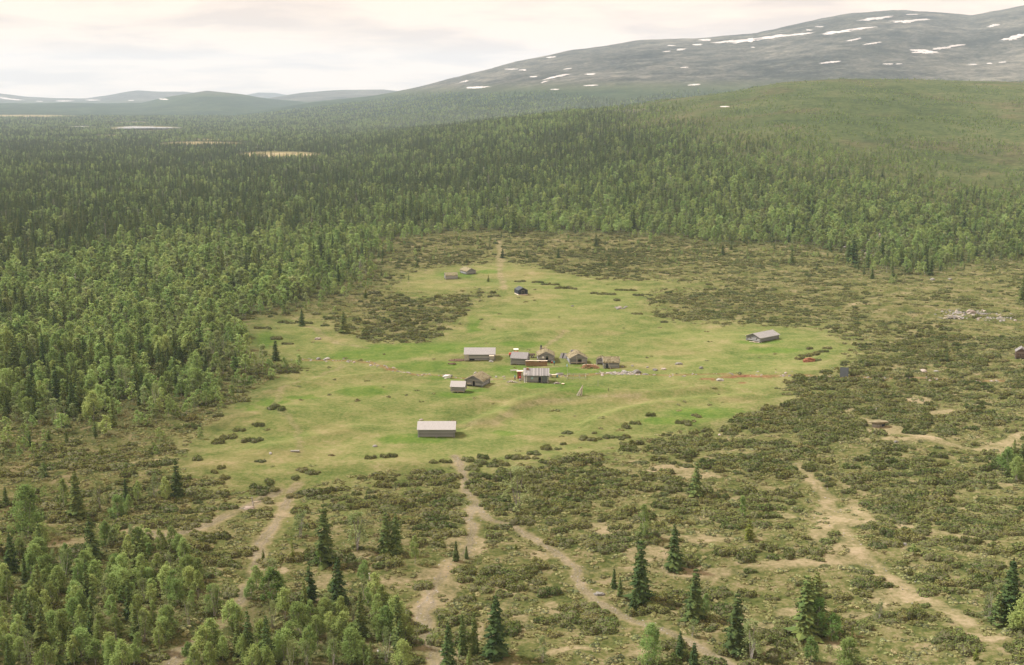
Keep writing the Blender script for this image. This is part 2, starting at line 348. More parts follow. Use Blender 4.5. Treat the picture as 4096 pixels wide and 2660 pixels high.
def leaf_mat(name, cols, trans=0.0, island=True, rough=.9, pscale=.25, hue=.05):
    """cols: from the darkest to the lightest individual; leaves differ a little within one plant."""
    m, nt = mat(name)
    oi = N(nt, 'ShaderNodeObjectInfo'); g = N(nt, 'ShaderNodeNewGeometry')
    f = mth(nt, 'MULTIPLY_ADD', g.outputs['Random Per Island'], .45, mth(nt, 'MULTIPLY', oi.outputs['Random'], .45))
    nz = noise(nt, pscale, 2, .5, g.outputs['Position'])
    f = mth(nt, 'MULTIPLY_ADD', nz, .7, mth(nt, 'SUBTRACT', f, .32), clamp=True)
    k = len(cols) - 1
    c = ramp(nt, f, [(.15 + .7 * i / k, col) for i, col in enumerate(cols)])
    hs = N(nt, 'ShaderNodeHueSaturation'); Lk(nt, c, hs.inputs['Color'])
    wn = N(nt, 'ShaderNodeTexWhiteNoise', noise_dimensions='1D'); Lk(nt, oi.outputs['Random'], wn.inputs['W'])
    Lk(nt, mth(nt, 'MULTIPLY_ADD', wn.outputs['Value'], hue, .5 - hue * .4), hs.inputs['Hue']); Lk(nt, mth(nt, 'MULTIPLY_ADD', oi.outputs['Random'], .30, .86), hs.inputs['Value']); c = hs.outputs[0]
    d = N(nt, 'ShaderNodeBsdfDiffuse', i_Roughness=rough); Lk(nt, c, d.inputs[0]); sh = d.outputs[0]
    if trans:
        t = N(nt, 'ShaderNodeBsdfTranslucent'); Lk(nt, c, t.inputs[0])
        mxs = N(nt, 'ShaderNodeMixShader', i_0=trans); Lk(nt, sh, mxs.inputs[1]); Lk(nt, t.outputs[0], mxs.inputs[2]); sh = mxs.outputs[0]
    finish(nt, sh); return m
M = {}
M['spruce'] = leaf_mat('spruce_needles', [(.050, .084, .033), (.094, .136, .045), (.155, .182, .056)], hue=.025)
M['spruce_yellow'] = leaf_mat('young_spruce_needles', [(.06, .085, .02), (.10, .125, .025), (.15, .17, .035)])
M['birch'] = leaf_mat('birch_leaves', [(.21, .295, .092), (.30, .39, .13), (.39, .46, .18)], .45, hue=.035)
M['birch_bright'] = leaf_mat('bright_birch_leaves', [(.16, .25, .07), (.21, .31, .085), (.27, .36, .11)], .4)
M['birch_dull'] = leaf_mat('half_open_birch_leaves', [(.205, .26, .10), (.26, .31, .13), (.32, .36, .17)], .4, hue=.03)
M['shrub'] = leaf_mat('juniper_needles', [(.098, .138, .040), (.155, .188, .056), (.205, .222, .070), (.235, .222, .095)], pscale=.5)
M['heather'] = leaf_mat('heath_twigs', [(.16, .15, .075), (.21, .20, .09), (.24, .25, .10), (.29, .27, .14)], pscale=.2)
M['willow'] = leaf_mat('willow_leaves', [(.10, .115, .06), (.15, .165, .09), (.2, .21, .13)], .2)
def plain(name, cols, scale=3.0, stretch=(1, 1, 1), rough=.85, objvar=.25, detail=4):
    m, nt = mat(name); tc = N(nt, 'ShaderNodeTexCoord'); mp = N(nt, 'ShaderNodeMapping'); mp.inputs['Scale'].default_value = stretch
    Lk(nt, tc.outputs['Object'], mp.inputs[0]); oi = N(nt, 'ShaderNodeObjectInfo')
    f = noise(nt, scale, detail, .6, mp.outputs[0])
    f = mth(nt, 'MULTIPLY_ADD', mth(nt, 'SUBTRACT', oi.outputs['Random'], .5), objvar, f, clamp=True)
    k = max(len(cols) - 1, 1)
    c = ramp(nt, f, [(.3 + .4 * i / k, col) for i, col in enumerate(cols)])
    b = N(nt, 'ShaderNodeBsdfPrincipled', i_Roughness=rough); Lk(nt, c, b.inputs['Base Color']); b.inputs['Specular IOR Level'].default_value = .25
    finish(nt, b.outputs[0]); return m
M['spruce_bark'] = plain('spruce_bark', [(.06, .045, .035), (.11, .09, .075)])
M['birch_bark'] = plain('birch_bark', [(.16, .14, .12), (.45, .43, .40)], 6)
M['log'] = plain('weathered_log', [(.17, .175, .185), (.26, .26, .265), (.37, .365, .355)], 2.2, (1, 6, 6), objvar=.5)
M['log_brown'] = plain('brown_log', [(.12, .085, .065), (.20, .15, .115), (.27, .22, .18)], 2.2, (1, 6, 6), objvar=.5)
M['log_dark'] = plain('tarred_log', [(.018, .022, .03), (.035, .04, .05), (.06, .065, .07)], 2.2, (1, 6, 6), objvar=.4)
M['board_roof'] = plain('silvery_board_roof', [(.25, .24, .235), (.31, .295, .29), (.37, .355, .345)], 2.0, (6, .6, 1), objvar=.5)
M['board_roof_grey'] = plain('grey_board_roof', [(.19, .18, .18), (.25, .24, .235), (.33, .315, .305)], 2.0, (5, .6, 1), objvar=.6)
M['sod'] = plain('sod', [(.10, .09, .045), (.17, .145, .08), (.235, .195, .125), (.155, .16, .07)], 1.3, objvar=.2)
M['roof_dark'] = plain('dark_roofing_felt', [(.06, .07, .078), (.13, .145, .155)], 5, (4, 1, 1))
M['board'] = plain('bare_grey_board', [(.24, .22, .2), (.42, .39, .35)], 2.5, (1, 5, 5), objvar=.5)
M['pale_wood'] = plain('pale_fresh_wood', [(.5, .42, .33), (.68, .58, .46)], 3, objvar=.3)
M['firewood'] = plain('split_firewood', [(.22, .12, .06), (.48, .29, .15), (.64, .47, .30)], 9, objvar=.3)
M['stone'] = plain('lichen_stone', [(.12, .115, .105), (.20, .19, .175), (.29, .275, .25)], 2.5, objvar=.4)
M['rust'] = plain('rust_red_boards', [(.22, .06, .025), (.36, .12, .05)], 4, (6, 6, 1))
M['brick'] = plain('old_chimney', [(.24, .12, .09), (.36, .22, .17)], 5)
M['soot'] = plain('sooty_chimney', [(.03, .03, .035), (.09, .085, .085)], 5)
M['black'] = plain('opening_shade', [(.008, .008, .01), (.015, .015, .018)])  # near-black colour stands in for the shade inside openings, on solid pieces
M['white'] = plain('white_paint', [(.70, .68, .64), (.80, .78, .74)], 3)
M['tarp'] = plain('white_plastic_sheet', [(.50, .50, .50), (.66, .65, .63)], 2)
M['red'] = plain('red_paint', [(.38, .035, .03), (.55, .07, .05)], 3, rough=.5)
M['rubber'] = plain('tyre_rubber', [(.03, .03, .03), (.07, .065, .06)])
M['hub'] = plain('pale_grey_rim', [(.3, .3, .28), (.5, .48, .45)])
M['teal'] = plain('teal_cloth', [(.06, .22, .26), (.10, .32, .36)])
M['navy'] = plain('dark_blue_trousers', [(.02, .025, .05), (.05, .06, .10)])
M['skin'] = plain('skin', [(.45, .28, .2), (.5, .32, .24)])
M['hair'] = plain('brown_hair', [(.05, .03, .02), (.09, .06, .04)])
M['sky_cloth'] = plain('pale_blue_cloth', [(.28, .46, .52), (.38, .58, .64)])
M['redsoil'] = plain('red_brown_earth', [(.16, .06, .035), (.27, .11, .06), (.34, .18, .10)], 2.2)
M['peat'] = plain('brown_peat', [(.07, .045, .03), (.17, .10, .06)], 3)
M['snow'] = plain('old_snow', [(.38, .35, .335), (.50, .465, .45)], .02)
M['orange'] = plain('orange_plastic', [(.6, .3, .12), (.75, .42, .2)])
M['yellowgrey'] = plain('pinkish_grey_stone', [(.24, .20, .17), (.35, .30, .26)], 1.5)

def ground_mat():
    m, nt = mat('moor_ground'); g = N(nt, 'ShaderNodeNewGeometry'); pos = g.outputs['Position']
    A = {}
    def at(n):
        if n not in A: a = N(nt, 'ShaderNodeAttribute', attribute_name=n); A[n] = a.outputs['Fac']
        return A[n]
    nf = noise(nt, 1.1, 5, .7, pos); nm = noise(nt, .16, 4, .6, pos); nl = noise(nt, .035, 4, .6, pos, .6)
    nvf = noise(nt, 3.5, 3, .7, pos)
    mixn = mth(nt, 'ADD', mth(nt, 'MULTIPLY', nf, .5), mth(nt, 'MULTIPLY', nm, .5))
    mixl = mth(nt, 'ADD', mth(nt, 'ADD', mth(nt, 'MULTIPLY', nf, .34), mth(nt, 'MULTIPLY', nvf, .14)), mth(nt, 'MULTIPLY', mth(nt, 'ADD', nm, nl), .26))
    # heath floor: dwarf shrubs, lichen, withered grass
    heath = ramp(nt, mixn, [(.37, (.045, .060, .020)), (.44, (.080, .096, .030)), (.50, (.125, .130, .048)), (.55, (.175, .160, .076)), (.63, (.25, .205, .125))])
    mead = ramp(nt, mixl, [(.37, (.070, .108, .030)), (.44, (.118, .158, .045)), (.50, (.170, .195, .066)), (.56, (.232, .225, .095)), (.64, (.30, .262, .145))])
    lush = ramp(nt, mixn, [(.38, (.060, .125, .020)), (.50, (.095, .170, .028)), (.62, (.15, .20, .045))])
    dry = ramp(nt, mixn, [(.38, (.17, .175, .065)), (.50, (.235, .215, .095)), (.62, (.32, .265, .15))])
    tan = ramp(nt, mixn, [(.38, (.12, .12, .055)), (.46, (.205, .182, .095)), (.53, (.27, .228, .135)), (.62, (.34, .28, .185))])
    dirt = ramp(nt, mth(nt, 'ADD', mth(nt, 'MULTIPLY', nvf, .6), mth(nt, 'MULTIPLY', nm, .4)), [(.38, (.10, .09, .06)), (.47, (.18, .158, .108)), (.56, (.25, .22, .155)), (.66, (.36, .31, .24))])
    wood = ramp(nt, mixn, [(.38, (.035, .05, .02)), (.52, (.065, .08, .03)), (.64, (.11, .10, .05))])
    soil = ramp(nt, mixn, [(.4, (.12, .05, .03)), (.52, (.24, .12, .07)), (.62, (.3, .22, .12))])
    bog = ramp(nt, mth(nt, 'ADD', mth(nt, 'MULTIPLY', nl, .7), mth(nt, 'MULTIPLY', nm, .3)), [(.4, (.22, .20, .09)), (.5, (.36, .30, .17)), (.62, (.42, .36, .24))])
    # far slopes: scrub in dark streaks over pale lichen heath
    mp = N(nt, 'ShaderNodeMapping'); mp.inputs['Scale'].default_value = (1, 1, 3.5); Lk(nt, pos, mp.inputs[0])
    f1 = noise(nt, .010, 6, .68, mp.outputs[0], .5); f2 = noise(nt, .06, 4, .65, mp.outputs[0]); f3 = noise(nt, .0018, 3, .5, pos); f4 = noise(nt, .22, 4, .7, pos)
    ff = mth(nt, 'ADD', mth(nt, 'ADD', mth(nt, 'MULTIPLY', f1, .42), mth(nt, 'MULTIPLY', f2, .33)), mth(nt, 'MULTIPLY', f3, .25))
    ffs = mth(nt, 'ADD', mth(nt, 'MULTIPLY', ff, .55), mth(nt, 'MULTIPLY', f4, .45))
    slope = ramp(nt, ffs, [(.43, (.028, .045, .020)), (.47, (.048, .076, .028)), (.51, (.072, .100, .038)), (.55, (.105, .122, .050)), (.62, (.19, .165, .11))])
    slope = mixc(nt, ramp(nt, noise(nt, .007, 5, .65, pos, .8), [(.52, (0, 0, 0)), (.60, (.5, .5, .5))]), slope, ramp(nt, ffs, [(.44, (.060, .048, .030)), (.56, (.15, .12, .075)), (.64, (.24, .19, .13))]))
    fell = ramp(nt, ff, [(.42, (.020, .024, .019)), (.46, (.044, .048, .037)), (.50, (.080, .080, .064)), (.55, (.135, .130, .105)), (.63, (.24, .225, .185))])
    farwood = ramp(nt, ff, [(.40, (.018, .034, .018)), (.50, (.035, .06, .026)), (.60, (.075, .10, .045))])
    c = heath
    c = mixc(nt, at('a_meadow'), c, mead); c = mixc(nt, at('a_dry'), c, dry); c = mixc(nt, at('a_lush'), c, lush)
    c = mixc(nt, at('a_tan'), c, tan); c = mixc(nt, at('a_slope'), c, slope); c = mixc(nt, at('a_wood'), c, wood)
    c = mixc(nt, at('a_fell'), c, fell); c = mixc(nt, at('a_farwood'), c, farwood); c = mixc(nt, at('a_bog'), c, bog)
    c = mixc(nt, at('a_path'), c, tan); c = mixc(nt, at('a_core'), c, dirt); c = mixc(nt, at('a_soil'), c, soil)
    d = N(nt, 'ShaderNodeBsdfDiffuse', i_Roughness=1.0); Lk(nt, c, d.inputs[0])
    bp = N(nt, 'ShaderNodeBump', i_Strength=.8, i_Distance=.25); Lk(nt, mth(nt, 'ADD', nf, nm), bp.inputs['Height']); Lk(nt, bp.outputs[0], d.inputs['Normal'])
    finish(nt, d.outputs[0]); return m
M['ground'] = ground_mat()

# ------------------------------------------------------------------ ground sheet: a fan of cells, finest where the camera looks
edge = math.radians(26.5)
aa = np.concatenate([np.linspace(-math.pi, -math.radians(60), 14)[:-1], np.linspace(-math.radians(60), -edge, 24)[:-1],
                     np.linspace(-edge, edge, 620), np.linspace(edge, math.radians(60), 24)[1:], np.linspace(math.radians(60), math.pi, 14)[1:]])
ty = np.linspace(math.radians(27), math.radians(1.45), 520)
rr = np.concatenate([[.5, 8, 25, 50, 90, 120, 140], H / np.tan(ty), np.geomspace(H / math.tan(ty[-1]) * 1.012, 17500, 190)])
rr = np.unique(rr)
Aa, Rr = np.meshgrid(aa, rr)
# rows are lines of equal depth within the view and circles outside it
dep = np.where(np.abs(Aa) < math.radians(60), Rr / np.cos(np.clip(Aa, -math.radians(60), math.radians(60))), Rr * 2.0)
GX, GY = dep * np.sin(Aa), dep * np.cos(Aa)
GZ = height(GX.ravel(), GY.ravel()).reshape(GX.shape)
mk = masks(GX.ravel(), GY.ravel(), GZ.ravel())
Yf, Xf, Zf = GY.ravel(), GX.ravel(), GZ.ravel()
slope_m = np.maximum(sst(1000, 1500, Yf) * (1 - mk['forest']), (1 - mk['tlf']) * .9) * (Yf < 3300)
fellz = 95 + 40 * (fbm(Xf / 500, Yf / 500, 71, 3) - .5)
fell = sst(2700, 3400, Yf) * sst(0, 60, Zf - fellz) * (1 - sst(7800, 9200, Yf)) + sst(7800, 9000, Yf) * sst(30, 90, Zf)
farw = sst(2500, 4200, Yf) * (1 - fell)
att = {
    'a_meadow': np.clip(mk['mwide'] * 1.15, 0, 1), 'a_lush': mk['lush'] * mk['msoft'] * .75, 'a_dry': np.maximum(mk['dry'] * mk['msoft'] * .7, 0),
    'a_tan': mk['tan'] * .95, 'a_path': mk['path'] * .85, 'a_core': mk['core'], 'a_soil': np.maximum(mk['soil'], .6 * mk['stream']), 'a_bog': np.maximum(mk['bog'], mk['lake'] * .6),
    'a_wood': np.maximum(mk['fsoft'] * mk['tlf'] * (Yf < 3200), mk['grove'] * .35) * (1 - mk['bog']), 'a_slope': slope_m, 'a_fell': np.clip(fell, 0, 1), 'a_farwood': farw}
nr, nc = GX.shape
II = np.arange(nr * nc).reshape(nr, nc)
quads = np.stack([II[:-1, :-1], II[:-1, 1:], II[1:, 1:], II[1:, :-1]], -1)
def sheet(name, r0, r1, kind_label):
    q = quads[r0:r1].reshape(-1, 4); lo, hi = r0 * nc, (r1 + 1) * nc
    V = np.stack([Xf[lo:hi], Yf[lo:hi], Zf[lo:hi]], 1)
    me = mesh_np(name, V, (q - lo), [M['ground']], smooth=True)
    for k, v in att.items():
        a = me.attributes.new(k, 'FLOAT', 'POINT'); a.data.foreach_set('value', v[lo:hi].astype(np.float32))
    o = ob(name, me); props(o, kind='structure', label=kind_label); return o
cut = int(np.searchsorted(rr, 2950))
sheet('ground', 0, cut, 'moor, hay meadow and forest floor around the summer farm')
# the country beyond, cut into the long fell on one side and the low hills on the other
tcol = np.tan(np.clip(aa, -1.0, 1.0))
csplit = int(np.searchsorted(aa, math.atan(float(ray(720, 240)[0]))))
def sheet2(name, c0, c1, label):
    q = quads[cut:, c0:c1].reshape(-1, 4); ids, inv = np.unique(q.ravel(), return_inverse=True)
    me = mesh_np(name, np.stack([Xf[ids], Yf[ids], Zf[ids]], 1), inv.reshape(-1, 4), [M['ground']], smooth=True)
    for k, v in att.items():
        a = me.attributes.new(k, 'FLOAT', 'POINT'); a.data.foreach_set('value', v[ids].astype(np.float32))
    props(ob(name, me), kind='structure', label=label)
sheet2('hills', 0, csplit, 'low blue hills and wooded plain towards the horizon')
sheet2('mountain', csplit, nc - 1, 'long bare fell with old snow patches above the forest')

# the lake, two sheets of still water in the bog
mw, nt = mat('lake_water')
b = N(nt, 'ShaderNodeBsdfPrincipled', i_Roughness=.12); b.inputs['Base Color'].default_value = (.16, .15, .13, 1)
nzz = noise(nt, .05, 3); bp = N(nt, 'ShaderNodeBump', i_Strength=.05); Lk(nt, nzz, bp.inputs['Height']); Lk(nt, bp.outputs[0], b.inputs['Normal']); finish(nt, b.outputs[0])
for cx, cy, rx, ry in [(335, 299, 72, 3.6), (190, 295.5, 22, 1.2)]:
    n = 90; th = np.linspace(0, 2 * np.pi, n, endpoint=False)
    rad = 1 + .28 * np.sin(3 * th + 1) * .6 + .22 * (fbm(np.cos(th) * 3 + cx, np.sin(th) * 3, 5, 3) - .5) * 2
    X, Y, Zv = to_world(cx + rx * rad * np.cos(th), cy + ry * rad * np.sin(th))
    zt = 0; cxm, cym = X.mean(), Y.mean()
    gx = np.concatenate([X * 1.0, [cxm]]); gy = np.concatenate([Y, [cym]])
    zl = float(height(gx, gy).max()) + .6
    V = [(x, y, zl) for x, y in zip(gx, gy)]
    o = ob('lake', mesh_np('lake', V, [(i, (i + 1) % n, n) for i in range(n)], [mw])); props(o, kind='structure', label='pale still lake in the boggy plain beyond the forest')

# snow patches on the fell: thin drifts that follow the slope
SNOW = [  # centre x, y, half width, half height (2380 px picture), tilt
 (1690,97,28,4,-.1),(1745,93,45,6,-.13),(1790,87,50,4.5,-.13),(1855,80,30,3,-.13),(1640,93,12,2.5,0),(1583,115,10,3,-.05),(1622,104,10,2,-.05),(1950,74,34,4,-.1),(2000,67,34,3,-.1),(1925,79,10,2,0),
 (2040,43,40,3.5,-.12),(2100,50,26,5,0),(2130,47,28,3,-.08),(2120,34,16,1.6,0),(1985,92,16,2.6,-.2),(2030,101,20,2.4,-.15),(2135,118,22,4,0),(2155,122,24,4,0),(2190,112,24,3,-.12),(2225,106,22,2.4,-.15),
 (1930,145,22,2.6,-.1),(2310,59,14,3,-.2),(2350,90,20,4,-.15),(2375,82,22,4,-.15),(1615,197,14,2,-.08),(1590,157,10,1.6,-.1),(1112,203,24,3.2,-.05),(1090,204,6,2,0),(1373,199,16,1.6,-.05),(1295,178,26,3,-.2),(1268,190,10,2,-.25),
 (1372,172,14,2.6,0),(1282,133,10,2,-.1),(1215,163,8,1.6,0),(1240,178,8,1.6,0),(1290,208,10,1.6,0),(1190,161,16,1.2,0),(1320,160,10,1.4,-.1),(1078,190,10,1.6,-.2),(2065,149,12,1.3,0),(2090,149,7,1,0),(1550,120,8,1.6,-.1),(1560,106,8,1.4,0),
 (2330,145,8,1.4,-.1),(2260,150,9,1.2,0),(2300,148,7,1,0),(1750,110,6,1.4,0),(1905,62,8,1.2,0),(1880,70,7,1,0),(30,231,24,2.2,.08),(8,228,12,2,.1),(150,235,16,1.3,0),(215,233,14,1.2,0),(92,236,8,1,0),(380,231,9,1.3,0),(305,234,6,1,0),(1684,248,10,1.6,0),(2140,229,0,0,0)]
for i, (cx, cy, rx, ry, tl) in enumerate(SNOW):
    if rx == 0: continue
    n, k = 72, 4; th = np.linspace(0, 2 * np.pi, n, endpoint=False)
    rad = 1 + 2.0 * (fbm(np.cos(th) * 4.2 + i * 7, np.sin(th) * 4.2, 9, 4, .65) - .5)
    xs, ys = [cx], [cy]
    for q in range(1, k + 1):
        xs += list(cx + rx * rad * q / k * np.cos(th)); ys += list(cy + ry * .66 * rad * q / k * np.sin(th) + tl * rx * rad * q / k * np.cos(th))
    X, Y, Zv = to_world(np.array(xs), np.array(ys))
    bad = np.abs(Y - np.median(Y)) > 900
    if bad.any() and cy > 60:
        Y[bad] = np.median(Y)
    thick = np.concatenate([[1]] + [[1 - (q / k) ** 4] * n for q in range(1, k + 1)])
    Z2 = height(X, Y) + thick * (.0003 * np.median(Y) + .3) - .25
    F = [(0, 1 + j, 1 + (j + 1) % n) for j in range(n)]
    for q in range(1, k):
        a = 1 + (q - 1) * n; b2 = 1 + q * n
        F += [(a + j, b2 + j, b2 + (j + 1) % n, a + (j + 1) % n) for j in range(n)]
    props(ob('snow_patch', mesh_np('snow_patch', np.stack([X, Y, Z2], 1), F, [M['snow']], smooth=True)), kind='structure', label='patch of old snow lying on the bare fell')

# ------------------------------------------------------------------ plants
def tri_cloud(cen, size, r, flat=1.0):
    """one small leafy triangle per centre, randomly turned"""
    n = len(cen); a = r.normal(size=(n, 3)) * np.array([1, 1, flat]); a /= np.linalg.norm(a, axis=1)[:, None] + 1e-9
    b = r.normal(size=(n, 3)) * np.array([1, 1, flat]); b -= (a * b).sum(1)[:, None] * a; b /= np.linalg.norm(b, axis=1)[:, None] + 1e-9
    s = (size * r.uniform(.7, 1.3, n))[:, None]
    V = np.stack([cen + a * s, cen - a * s * .5 + b * s * .85, cen - a * s * .5 - b * s * .85], 1).reshape(-1, 3)
    return V, np.arange(3 * n).reshape(n, 3)
def limb(V, F, a, b, r0, r1, n=5):
    mb = MB(); mb.tube(a, b, r0, r1, n); k = len(V); V += mb.v; F += [tuple(i + k for i in f) for f in mb.f]
def spruce_geo(seed, h=10., rad=1.5, nl=24, nb=9, low=.04, tufts=3, lean=0, gap=.1):
    r = np.random.default_rng(seed); pts = []
    for i in range(nl):
        u = (i + r.uniform(-.3, .3)) / nl; u = max(u, 0)
        z = h * (low + (1 - low) * u)
        R = rad * (1 - u) ** .72 * (0.55 + .45 * min(1, u * 6 + .4)) * r.uniform(.72, 1.18) + .10
        n = max(4, int(nb * (.45 + .55 * (1 - u)))); a0 = r.uniform(0, 6.28)
        for j in range(n):
            if r.random() < gap: continue
            a = a0 + 6.283 * j / n + r.uniform(-.25, .25); L = R * r.uniform(.62, 1.2)
            d = np.array([math.cos(a), math.sin(a), 0]); s = np.array([-d[1], d[0], 0]); dr = r.uniform(.18, .42) + .25 * (1 - u)
            b0 = np.array([0, 0, z + .12 * L]); tip = d * L + np.array([0, 0, z - dr * L * .6]); mid = d * L * .55 + np.array([0, 0, z - dr * L * .45])
            w = .24 * L + .10
            pts += [b0, mid + s * w, tip, b0, tip, mid - s * w]
            for q in range(tufts):
                t = r.uniform(.35, 1.05); c = d * L * t + s * r.uniform(-w, w) * .8 + np.array([0, 0, z - dr * L * .6 * t])
                dn = np.array([r.uniform(-.12, .12), r.uniform(-.12, .12), -r.uniform(.18, .42)]) * (h / 10)
                o = s * r.uniform(.10, .2) + d * r.uniform(-.1, .15)
                pts += [c - o, c + o, c + dn]
    k = 3
    for q in range(k): pts += [np.array([.1, 0, h * .97]), np.array([-.06, .08, h * .97]), np.array([0, 0, h * 1.035])]
    V = np.array(pts); F = np.arange(len(V)).reshape(-1, 3)
    T = MB(); T.tube((0, 0, -.3), (0, 0, h * .93), .13 * h / 10 + .03, .02, 6)
    return V, F, T.v, T.f
def birch_geo(seed, h=6., wd=1.7, ncl=30, per=95, leaf=.125, base=.22, stems=2, shape=1.0, limbs=7):
    r = np.random.default_rng(seed); cen = []; tv, tf = [], []
    cl = []
    for i in range(ncl):
        u = r.uniform(0, 1) ** .85
        z = h * (base + (1 - base) * u * .97)
        env = wd * 1.45 * (1 - u) ** .62 * (u + .12) ** .30 * r.uniform(.75, 1.25)
        a = r.uniform(0, 6.28); rr_ = env * math.sqrt(r.uniform(.15, 1)) * .8
        cl.append((rr_ * math.cos(a), rr_ * math.sin(a), z + h * r.uniform(-.05, .04)))
    for c in cl:
        s = wd * r.uniform(.10, .26); n = int(per * r.uniform(.6, 1.3))
        p = r.normal(size=(n, 3)) * np.array([s * .9, s * .9, s * 1.25]) * .62 + np.array(c)
        cen.append(p)
    cen = np.concatenate(cen); cen[:, 2] = np.clip(cen[:, 2], .15, h * 1.03)
    V, F = tri_cloud(cen, leaf, r, .5)
    for s in range(stems):
        a = r.uniform(0, 6.28); sp = .0 if stems == 1 else wd * .35
        p0 = Vector((.1 * s, .05 * s, -.25)); p1 = Vector((sp * math.cos(a) * .5, sp * math.sin(a) * .5, h * .4)); p2 = Vector((sp * math.cos(a), sp * math.sin(a), h * .85))
        limb(tv, tf, p0, p1, .055 * h / 6 + .02, .045 * h / 6); limb(tv, tf, p1, p2, .045 * h / 6, .015)
    for c in cl[:limbs]:
        limb(tv, tf, Vector((0, 0, max(.3, c[2] * .55))), Vector(c), .03, .01, 3)
    return V, F, tv, tf
def shrub_geo(seed, wd=2.0, h=.9, n=420, leaf=.16, lobes=7):
    r = np.random.default_rng(seed); cen = []; lob = []
    for i in range(lobes):
        a = r.uniform(0, 6.28); d = wd * .5 * math.sqrt(r.uniform(0, 1)) * .8
        lob.append((d * math.cos(a) * 1.15, d * math.sin(a) * .85, r.uniform(.30, .48) * wd * .62, h * r.uniform(.6, 1.05)))
    for x, y, R, hh in lob:
        k = n // lobes; u = r.normal(size=(k, 3)); u /= np.linalg.norm(u, axis=1)[:, None]; u[:, 2] = np.abs(u[:, 2])
        rad = r.uniform(.72, 1.06, k)[:, None]
        cen.append(np.array([x, y, 0]) + u * rad * np.array([R, R, hh]))
    cen = np.concatenate(cen); V, F = tri_cloud(cen, leaf, r, .6)
    # twiggy inside
    mb = MB()
    for x, y, R, hh in lob:
        k = 7; V0 = [(x, y, hh * .86)]
        for zz, q in ((.62, .62), (.12, .86), (-.25, .8)):
            for j in range(k):
                t = 6.283 * j / k + zz; V0.append((x + R * q * math.cos(t), y + R * q * math.sin(t), hh * zz))
        F0 = [(0, 1 + j, 1 + (j + 1) % k) for j in range(k)]
        for q in range(2):
            F0 += [(1 + q * k + j, 1 + (q + 1) * k + j, 1 + (q + 1) * k + (j + 1) % k, 1 + q * k + (j + 1) % k) for j in range(k)]
        mb.add(V0, F0)
    return V, F, mb.v, mb.f
def two_mesh(name, geo, m1, m2):
    V, F, tv, tf = geo
    return mesh_np(name + '_crown', V, F, [m1]), mesh_np(name + '_trunk', tv, tf, [m2])
def one_mesh(name, geo, m1, m2):
    V, F, tv, tf = geo; Vv = [tuple(v) for v in V] + [tuple(v) for v in tv]; k = len(V)
    Ff = [tuple(f) for f in F] + [tuple(i + k for i in f) for f in tf]
    return mesh_np(name, Vv, Ff, [m1, m2], [0] * len(F) + [1] * len(tf))
M['twig'] = plain('inner_twigs', [(.065, .065, .030), (.10, .095, .045)])

SPR = [two_mesh('spruce', spruce_geo(100 + i, rad=[1.45, 1.7, 1.3, 1.95, 1.55, 1.15, 2.2, 1.4][i], nl=[26, 24, 28, 24, 27, 28, 24, 22][i], nb=10, low=[.03, .05, .02, .02, .08, .04, .02, .12][i], gap=[.1, .15, .1, .08, .22, .1, .1, .35][i]), M['spruce'], M['spruce_bark']) for i in range(8)]
SPRY = [two_mesh('young_spruce', spruce_geo(150 + i, rad=[2.1, 2.5][i], nl=15, nb=9, low=.01), M['spruce_yellow'], M['spruce_bark']) for i in range(2)]
BIR = [two_mesh('birch', birch_geo(200 + i, wd=[1.8, 2.2, 1.5, 2.4, 1.9, 1.6][i], ncl=[50, 64, 44, 70, 54, 46][i], per=56, base=[.2, .15, .25, .12, .22, .1][i], stems=[1, 3, 1, 3, 2, 2][i]), M['birch'], M['birch_bark']) for i in range(6)]
BIRB = [two_mesh('bright_birch', birch_geo(220 + i, wd=[1.9, 1.5][i], ncl=34, per=100), M['birch_bright'], M['birch_bark']) for i in range(2)]
BIRD = [two_mesh('thin_birch', birch_geo(230 + i, wd=[2.2, 1.6][i], ncl=24, per=34, stems=4, base=.15), M['birch_dull'], M['birch_bark']) for i in range(2)]
SHR = [two_mesh('juniper', shrub_geo(300 + i, wd=[3.2, 4.0, 2.8, 3.6, 3.0, 3.8][i], h=[1.05, .95, 1.1, 1.0, 1.15, .85][i], lobes=[8, 11, 7, 10, 7, 10][i], n=1100, leaf=.13), M['shrub'], M['twig']) for i in range(6)]

HID = {}
_m = MB(); _m.tube((0, 0, 0), (.1, 0, 8), .12, .03, 5); _rr = random.Random(3)
for i in range(26):
    _a, _z = _rr.uniform(0, 6.28), _rr.uniform(1.5, 7.5); _l = _rr.uniform(.3, .9); _m.tube((0, 0, _z), (_l * math.cos(_a), _l * math.sin(_a), _z - .2), .04, .015, 3)
SNAG = ([(0, 0, 7), (.1, 0, 7), (0, 0, 8.2)], [(0, 1, 2)], _m.v, _m.f)
def proto_coll(key, meshes):
    col = bpy.data.collections.new('prototypes_' + key)      # never linked to the scene
    for i, me in enumerate(meshes):
        o = bpy.data.objects.new('%s_%02d' % (key, i), me); col.objects.link(o)
    HID[key] = (col, len(meshes)); return col
proto_coll('spruce', [one_mesh('far_spruce', spruce_geo(400 + i, rad=[1.4, 1.2, 1.6, 1.3, 1.5][i], nl=17, nb=8, tufts=1, low=.04), M['spruce'], M['spruce_bark']) for i in range(5)] + [one_mesh('far_snag', (np.array(SNAG[0]), np.array(SNAG[1]), SNAG[2], SNAG[3]), M['board'], M['board'])])
proto_coll('birch', [one_mesh('far_birch', birch_geo(420 + i, wd=[1.7, 2.0, 1.4, 1.9, 1.6][i], ncl=20, per=22, leaf=.25, stems=1, limbs=3), M['birch'] if i < 4 else M['birch_dull'], M['birch_bark']) for i in range(5)])
